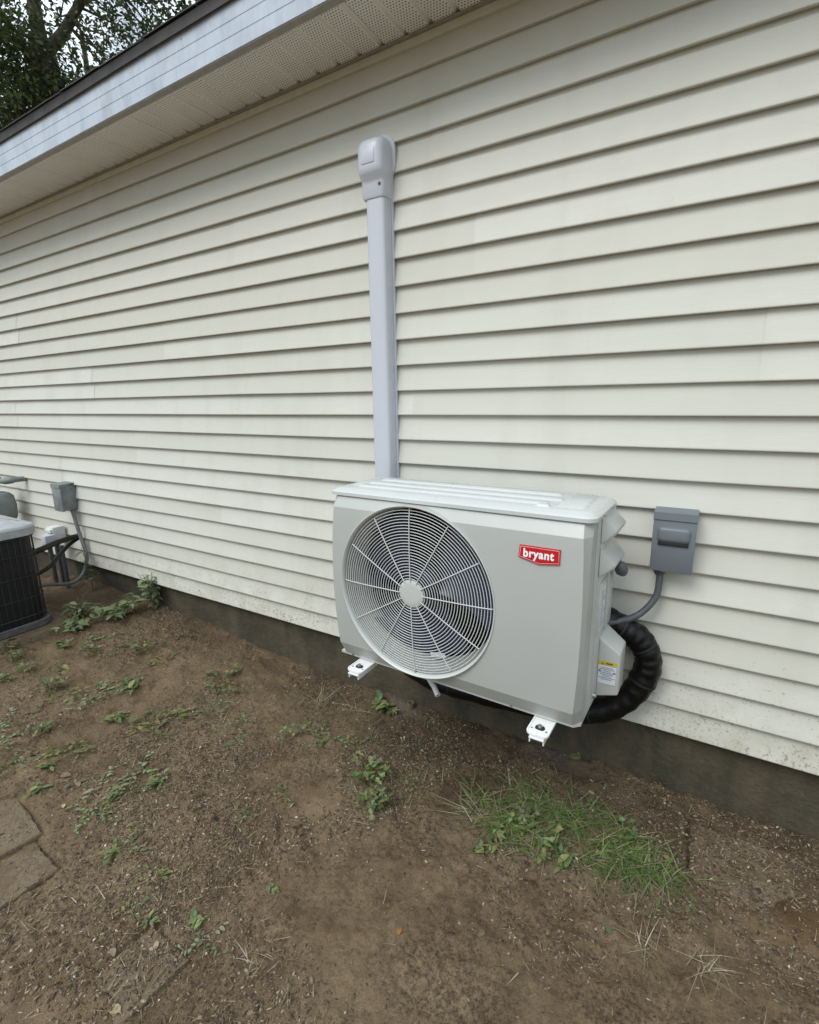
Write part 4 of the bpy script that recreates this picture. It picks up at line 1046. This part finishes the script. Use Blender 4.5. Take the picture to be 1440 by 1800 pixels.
WEEDS = {'clump': [(-3.38, -.768, 1.3), (-3.207, -.843, 1.5), (-3.029, -.84, 1.2), (-3.041, -.941, 1.2), (-2.896, -.539, 1.6), (-2.715, -.402, 1.7), (-2.762, -.848, 1.9), (-1.489, -.435, 1.3), (-1.056, -.438, 1.7), (-1.007, -.487, 1.7), (-.919, -.562, 1.5), (-2.085, -.236, 1.3), (-.435, -.385, 1.3), (-.318, -.446, 1.5), (-.125, -.266, 1.2), (-2.445, -.997, 1.1), (-.993, -.579, 1.5)],
  'rosette': [(-3.128, -.615, 2.0), (-2.428, -.616, 2.0), (-2.284, -.802, 1.9), (-2.273, -.76, 1.5), (-1.247, -.078, 2.3), (-1.20, -.06, 1.7), (-2.111, -1.194, 1.4), (-1.766, -.911, 1.4), (-1.279, -1.247, 1.0), (-1.158, -1.177, 1.1), (-.499, -.465, 1.5), (-2.223, -1.108, 1.4), (-1.609, -1.179, 1.3), (-1.849, -1.023, 1.3), (-.526, -.551, .9), (-.492, -.536, .9), (-.275, -.469, 1.6), (-2.202, -.316, 1.5), (-1.032, -.999, .9), (-.34, .004, 1.1), (-.43, -.42, 1.3)],
  'creeper': [(-3.068, -.477, 1.4), (-2.862, -.444, 1.3), (-2.531, -.411, 1.3), (-2.661, -.809, 1.5), (-2.531, -.772, 1.7), (-2.538, -.693, 1.3), (-2.538, -.606, 1.4), (-2.115, -.625, 1.6), (-2.059, -.74, 1.4), (-2.657, -1.077, 1.4), (-2.522, -1.125, 1.0), (-2.371, -1.134, 1.2), (-2.237, -1.042, 1.2), (-2.25, -.969, 1.2), (-1.948, -1.018, 1.3), (-1.877, -.902, 1.3), (-1.84, -1.072, 1.1), (-2.08, -.391, 1.3), (-1.425, -.366, 1.2), (-1.7, -.557, .9), (-1.788, -.471, .9), (-1.316, -.842, .8), (-1.258, -.70, .8), (-1.209, -.331, 1.2), (-1.969, -.489, 1.2), (-1.328, -.362, 1.0), (-1.591, -1.13, 1.0), (-1.41, -1.133, .8), (-1.342, -1.258, .8), (-1.102, -1.20, .9), (-1.846, -1.137, 1.0), (-1.779, -1.109, .9), (-2.95, -.7, 1.1), (-.87, -.40, .9)]}
WL = {'clump': 'bushy weed clump with small green leaves', 'rosette': 'low weed rosette of pointed leaves', 'creeper': 'thin creeping weed with leafy runners'}
WG = {'clump': 'bushy weed clumps on the soil', 'rosette': 'weed rosettes on the soil', 'creeper': 'creeping weeds on the soil'}
def where(x, y):
    if x > -.6: return 'at the grass patch below the badge'
    if y > -.12: return 'against the foundation below the fan'
    if y < -1.05 and x > -1.5: return 'in the litter around the lone paver'
    if y < -1.0: return 'among the soil near the two adjoining pavers'
    if x < -2.95: return 'in front of the condenser pad'
    if x < -2.0 and y > -.45: return 'close to the foundation beyond the heat pump'
    if x < -2.0: return 'in open soil well beyond the heat pump'
    if x < -1.15: return 'in bare soil just past the fan end bracket'
    return 'in the soil in front of the fan guard'
WN = {'clump': 'weed_clump', 'rosette': 'weed_rosette', 'creeper': 'creeping_weed'}
rd = random.Random(77)
for k, lst in WEEDS.items():
    for i, (x0, y0, s_) in enumerate(lst):
        o = link(bpy.data.objects.new(WN[k], WK[k][i % 5])); o.location = (x0, y0, float(ground_z(np.array(x0), np.array(y0))) - .001)
        o.rotation_euler = (0, 0, rd.uniform(0, 6.28)); s_ *= 1.22; o.scale = (s_, s_, s_ * rd.uniform(.8, 1.1)); tag(o, WL[k] + ' ' + where(x0, y0), 'weed', WG[k])

# leafy plants by the foundation and condenser: stem with separate leaves
def leaf_data(seed):
    mb = MB(); rd = random.Random(seed); leaf_geo(mb, (0, 0, 0), 0, .0, 1, rd.uniform(.46, .6), rd.uniform(.2, .8), .22)
    me = mesh('leaf', mb.v, mb.f, 'leaf'); me.polygons.foreach_set('use_smooth', [True] * len(me.polygons)); c = rd.choice([(.26, .32, .15), (.22, .285, .12), (.34, .39, .22), (.20, .255, .13)]); tinted(me, [c] * len(mb.f)); return me
LEAVES = [leaf_data(i) for i in range(8)]
def leafy(label, loc, stems, hgt, spread, nl, ls_, seed):
    rd = random.Random(seed); t = thing('leafy_plant', label, 'plant', (loc[0], loc[1], float(ground_z(np.array(loc[0]), np.array(loc[1])))), 0, 'leafy plants along the foundation')
    for s in range(stems):
        a0 = rd.uniform(0, 6.28) if loc[1] < -.1 else rd.uniform(math.pi * 1.05, math.pi * 1.95)
        h = hgt * rd.uniform(.6, 1.05); o_ = spread * rd.uniform(.3, 1)
        P = crom([(0, 0, -.01), (o_ * .35 * math.cos(a0), o_ * .35 * math.sin(a0), h * .55), (o_ * math.cos(a0), o_ * math.sin(a0), h)], 5)
        o = MB().tube(P, [.0032 * (1 - .6 * i / len(P)) for i in range(len(P))], 6).obj('stem', 'leaf_stem', t, 60)
        for i in range(nl):
            f = .25 + .75 * (i + .5) / nl; q = P[min(len(P) - 1, int(f * (len(P) - 1)))]
            l = link(bpy.data.objects.new('leaf', rd.choice(LEAVES)), t); l.location = q
            sc_ = ls_ * rd.uniform(.6, 1.15); l.scale = (sc_, sc_, sc_); l.rotation_euler = (rd.uniform(-.3, .3), rd.uniform(-.5, .25), a0 + i * 2.4 + rd.uniform(-.4, .4))
MT['leaf_stem'] = simple('leaf_stem', (.10, .13, .06), .6)
leafy('broad-leaved green plant sprawling on soil between condenser and foundation plant', (-3.24, -.25), 10, .13, .22, 7, .075, 1)
leafy('taller leafy plant growing against the concrete foundation', (-3.14, -.03), 7, .26, .13, 8, .068, 2)
leafy('low leafy plant in front of the concrete pad corner', (-3.27, -.44), 9, .07, .16, 7, .050, 3)
leafy('leafy plant squeezed beside the old condenser base', (-3.44, -.36), 6, .14, .10, 7, .065, 4)
leafy('leafy shoot climbing the old grey conduit', (-3.86, -.06), 3, .36, .05, 6, .055, 5)
# fallen leaves
FL = [(-.11, -.616, .036, (.14, .18, .10), 'single pale green fallen leaf on open soil'), (-.90, -.40, .036, (.09, .14, .075), 'round green fallen leaf near the bright weed clump'), (-1.719, -.629, .03, (.10, .155, .07), 'small round green leaf lying flat on soil'),
      (-.62, -.915, .028, (.40, .20, .06), 'small orange fallen leaf on bare soil'), (-1.19, -1.285, .026, (.46, .36, .22), 'pale tan dry leaf at the lone paver edge'), (-1.30, -1.35, .03, (.36, .28, .19), 'curled brown dry leaf among litter'), (-1.95, -1.17, .025, (.60, .52, .26), 'small yellowish dry leaf near the worn paver'),
      (-2.12, -1.10, .045, (.26, .19, .14), 'folded brown dry leaf near the weeds'), (.02, -.30, .03, (.42, .27, .16), 'rusty dry leaf beside the grass patch'), (-1.13, -1.42, .04, (.50, .40, .24), 'long pale dry leaf beside the lone paver'), (-2.03, -1.08, .035, (.33, .25, .19), 'crumpled grey-brown dry leaf near the weeds')]
for i, (x0, y0, s_, c, lb_) in enumerate(FL):
    mb = MB(); rd = random.Random(400 + i); leaf_geo(mb, (0, 0, 0), 0, .12, 1, .62, .35, .25)
    me = mesh('fallen_leaf', mb.v, mb.f, 'leaf'); me.polygons.foreach_set('use_smooth', [True] * len(me.polygons)); tinted(me, [c] * len(mb.f))
    o = link(bpy.data.objects.new('fallen_leaf', me)); o.location = (x0, y0, float(ground_z(np.array(x0), np.array(y0))) + .004); o.scale = (s_, s_, s_); o.rotation_euler = (rd.uniform(-.2, .2), 0, rd.uniform(0, 6.28)); tag(o, lb_, 'leaf', 'fallen leaves on the soil')

# ------------------------------------------------------------------ trees behind the roof
def tree(label, base, limbs, crown, nclump, seed, lpc=95, lsz=.115):
    t = thing('tree', label, 'tree', base, 0, 'trees beyond the roof'); b = Vector(base); r = np.random.default_rng(seed)
    tr = MB()
    tips = []
    for pts, r0, r1 in limbs:
        P = crom([Vector(p) - b for p in pts], 6); tr.tube(P, [r0 + (r1 - r0) * i / (len(P) - 1) for i in range(len(P))], 12); tips += P[len(P) // 3:]
    # twigs
    cl = []
    for (c, rad_, cnt) in crown:
        for i in range(cnt):
            d_ = r.normal(0, 1, 3); d_ /= np.linalg.norm(d_); cl.append(np.array(c) - np.array(base) + d_ * np.array(rad_) * r.uniform(.25, 1) ** .5)
    for c in cl:
        if r.uniform() < .45 and tips:
            q = min(tips, key=lambda p: (p - Vector(c)).length); mid = q.lerp(Vector(c), .5) + Vector(r.normal(0, .15, 3))
            tr.tube([q, mid, Vector(c)], [.03, .018, .006], 5, False)
    tr.obj('trunk', 'bark', t, 60)
    n = len(cl) * lpc
    cc = np.repeat(np.array(cl), lpc, axis=0); sp_ = np.repeat(r.uniform(.22, .55, len(cl)), lpc)
    p = cc + r.normal(0, 1, (n, 3)) * sp_[:, None] * np.array([1, 1, .62])
    a_ = r.uniform(0, 6.28, n); el = r.normal(-.35, .5, n); L = lsz * r.uniform(.6, 1.25, n); wd = L * r.uniform(.4, .6, n)
    d_ = np.stack([np.cos(a_) * np.cos(el), np.sin(a_) * np.cos(el), np.sin(el)], 1); s = np.stack([-np.sin(a_), np.cos(a_), np.zeros(n)], 1)
    ro = r.normal(0, .6, n); u = np.cross(s, d_); s = s * np.cos(ro)[:, None] + u * np.sin(ro)[:, None]
    V = np.stack([p, p + d_ * (L * .45)[:, None] + s * (wd / 2)[:, None] - u * (wd * .1)[:, None], p + d_ * L[:, None], p + d_ * (L * .45)[:, None] - s * (wd / 2)[:, None] - u * (wd * .1)[:, None]], 1).reshape(-1, 3)
    F = np.arange(n * 4).reshape(-1, 4)
    cols = np.repeat(palette(r, len(cl), [(.075, .11, .04), (.055, .085, .035), (.10, .135, .045), (.07, .095, .05)], [.35, .3, .2, .15]), lpc, axis=0) * r.uniform(.75, 1.3, (n, 1))
    link(bpy.data.objects.new('crown', quads_mesh('crown', V, F, cols, 'leaf')), t)
GZ = -.3
tree('tall tree with a dark forked trunk seen above the eaves', (-12.6, 4.35, GZ),
     [([(-12.6, 4.35, GZ), (-12.5, 4.5, 4), (-12.43, 4.6, 7.2), (-12.42, 4.6, 8.3)], .36, .21), ([(-12.42, 4.6, 8.2), (-12.46, 4.62, 9.2), (-12.3, 4.8, 11), (-12.4, 5, 13.5)], .15, .04), ([(-12.42, 4.6, 8.1), (-12.25, 4.95, 8.55), (-12.0, 5.35, 9.3), (-11.5, 6.1, 10.6), (-11.2, 6.6, 12)], .13, .03), ([(-12.44, 4.58, 7.6), (-12.7, 4.1, 8.6), (-13.2, 3.4, 9.6)], .09, .03)],
     [((-12.5, 4.6, 10.5), (2.6, 2.6, 3.6), 85), ((-12.9, 3.9, 7.6), (1.1, 1.0, 1.6), 75), ((-12.3, 5.2, 7.0), (.8, 1.0, .8), 55), ((-11.6, 6.2, 9.2), (1.5, 1.3, 1.4), 34)], 0, 21)
tree('leafy tree with drooping foliage rising above the middle of the eave', (-10.6, 8.8, GZ),
     [([(-10.6, 8.8, GZ), (-10.5, 8.8, 5), (-10.5, 8.8, 9), (-10.6, 8.7, 13)], .26, .05), ([(-10.5, 8.8, 6), (-10.9, 8.0, 8.5), (-11.3, 7.3, 10)], .10, .03), ([(-10.5, 8.8, 7), (-9.8, 9.3, 9), (-9.3, 9.7, 11)], .10, .03)],
     [((-10.6, 8.6, 10.6), (2.3, 2.3, 3.2), 85), ((-11.1, 7.8, 8.2), (1.0, 1.0, 1.2), 34)], 0, 22)
tree('dense dark tree behind the forked trunk', (-17.5, 8.6, GZ),
     [([(-17.5, 8.6, GZ), (-17.4, 8.5, 6), (-17.4, 8.4, 12)], .3, .06), ([(-17.4, 8.5, 6), (-17.0, 7.5, 9), (-16.5, 7.0, 11)], .12, .03)],
     [((-17.4, 7.6, 8.0), (3.0, 3.4, 2.6), 150)], 0, 23, 85, .14)
tree('dark tree at the far end of the roof edge', (-16.2, 3.6, GZ),
     [([(-16.2, 3.6, GZ), (-16.1, 3.6, 5), (-16.2, 3.6, 10)], .25, .05)],
     [((-16.2, 3.8, 8.4), (1.9, 2.0, 3.2), 120)], 0, 24, 85, .13)
tree('tree standing well behind the house with an airy crown', (-13.5, 14.0, GZ),
     [([(-13.5, 14.0, GZ), (-13.4, 14, 7), (-13.3, 14, 14)], .3, .05)],
     [((-13.4, 13.8, 12.0), (3.2, 3.0, 3.2), 70)], 0, 25, 70, .15)
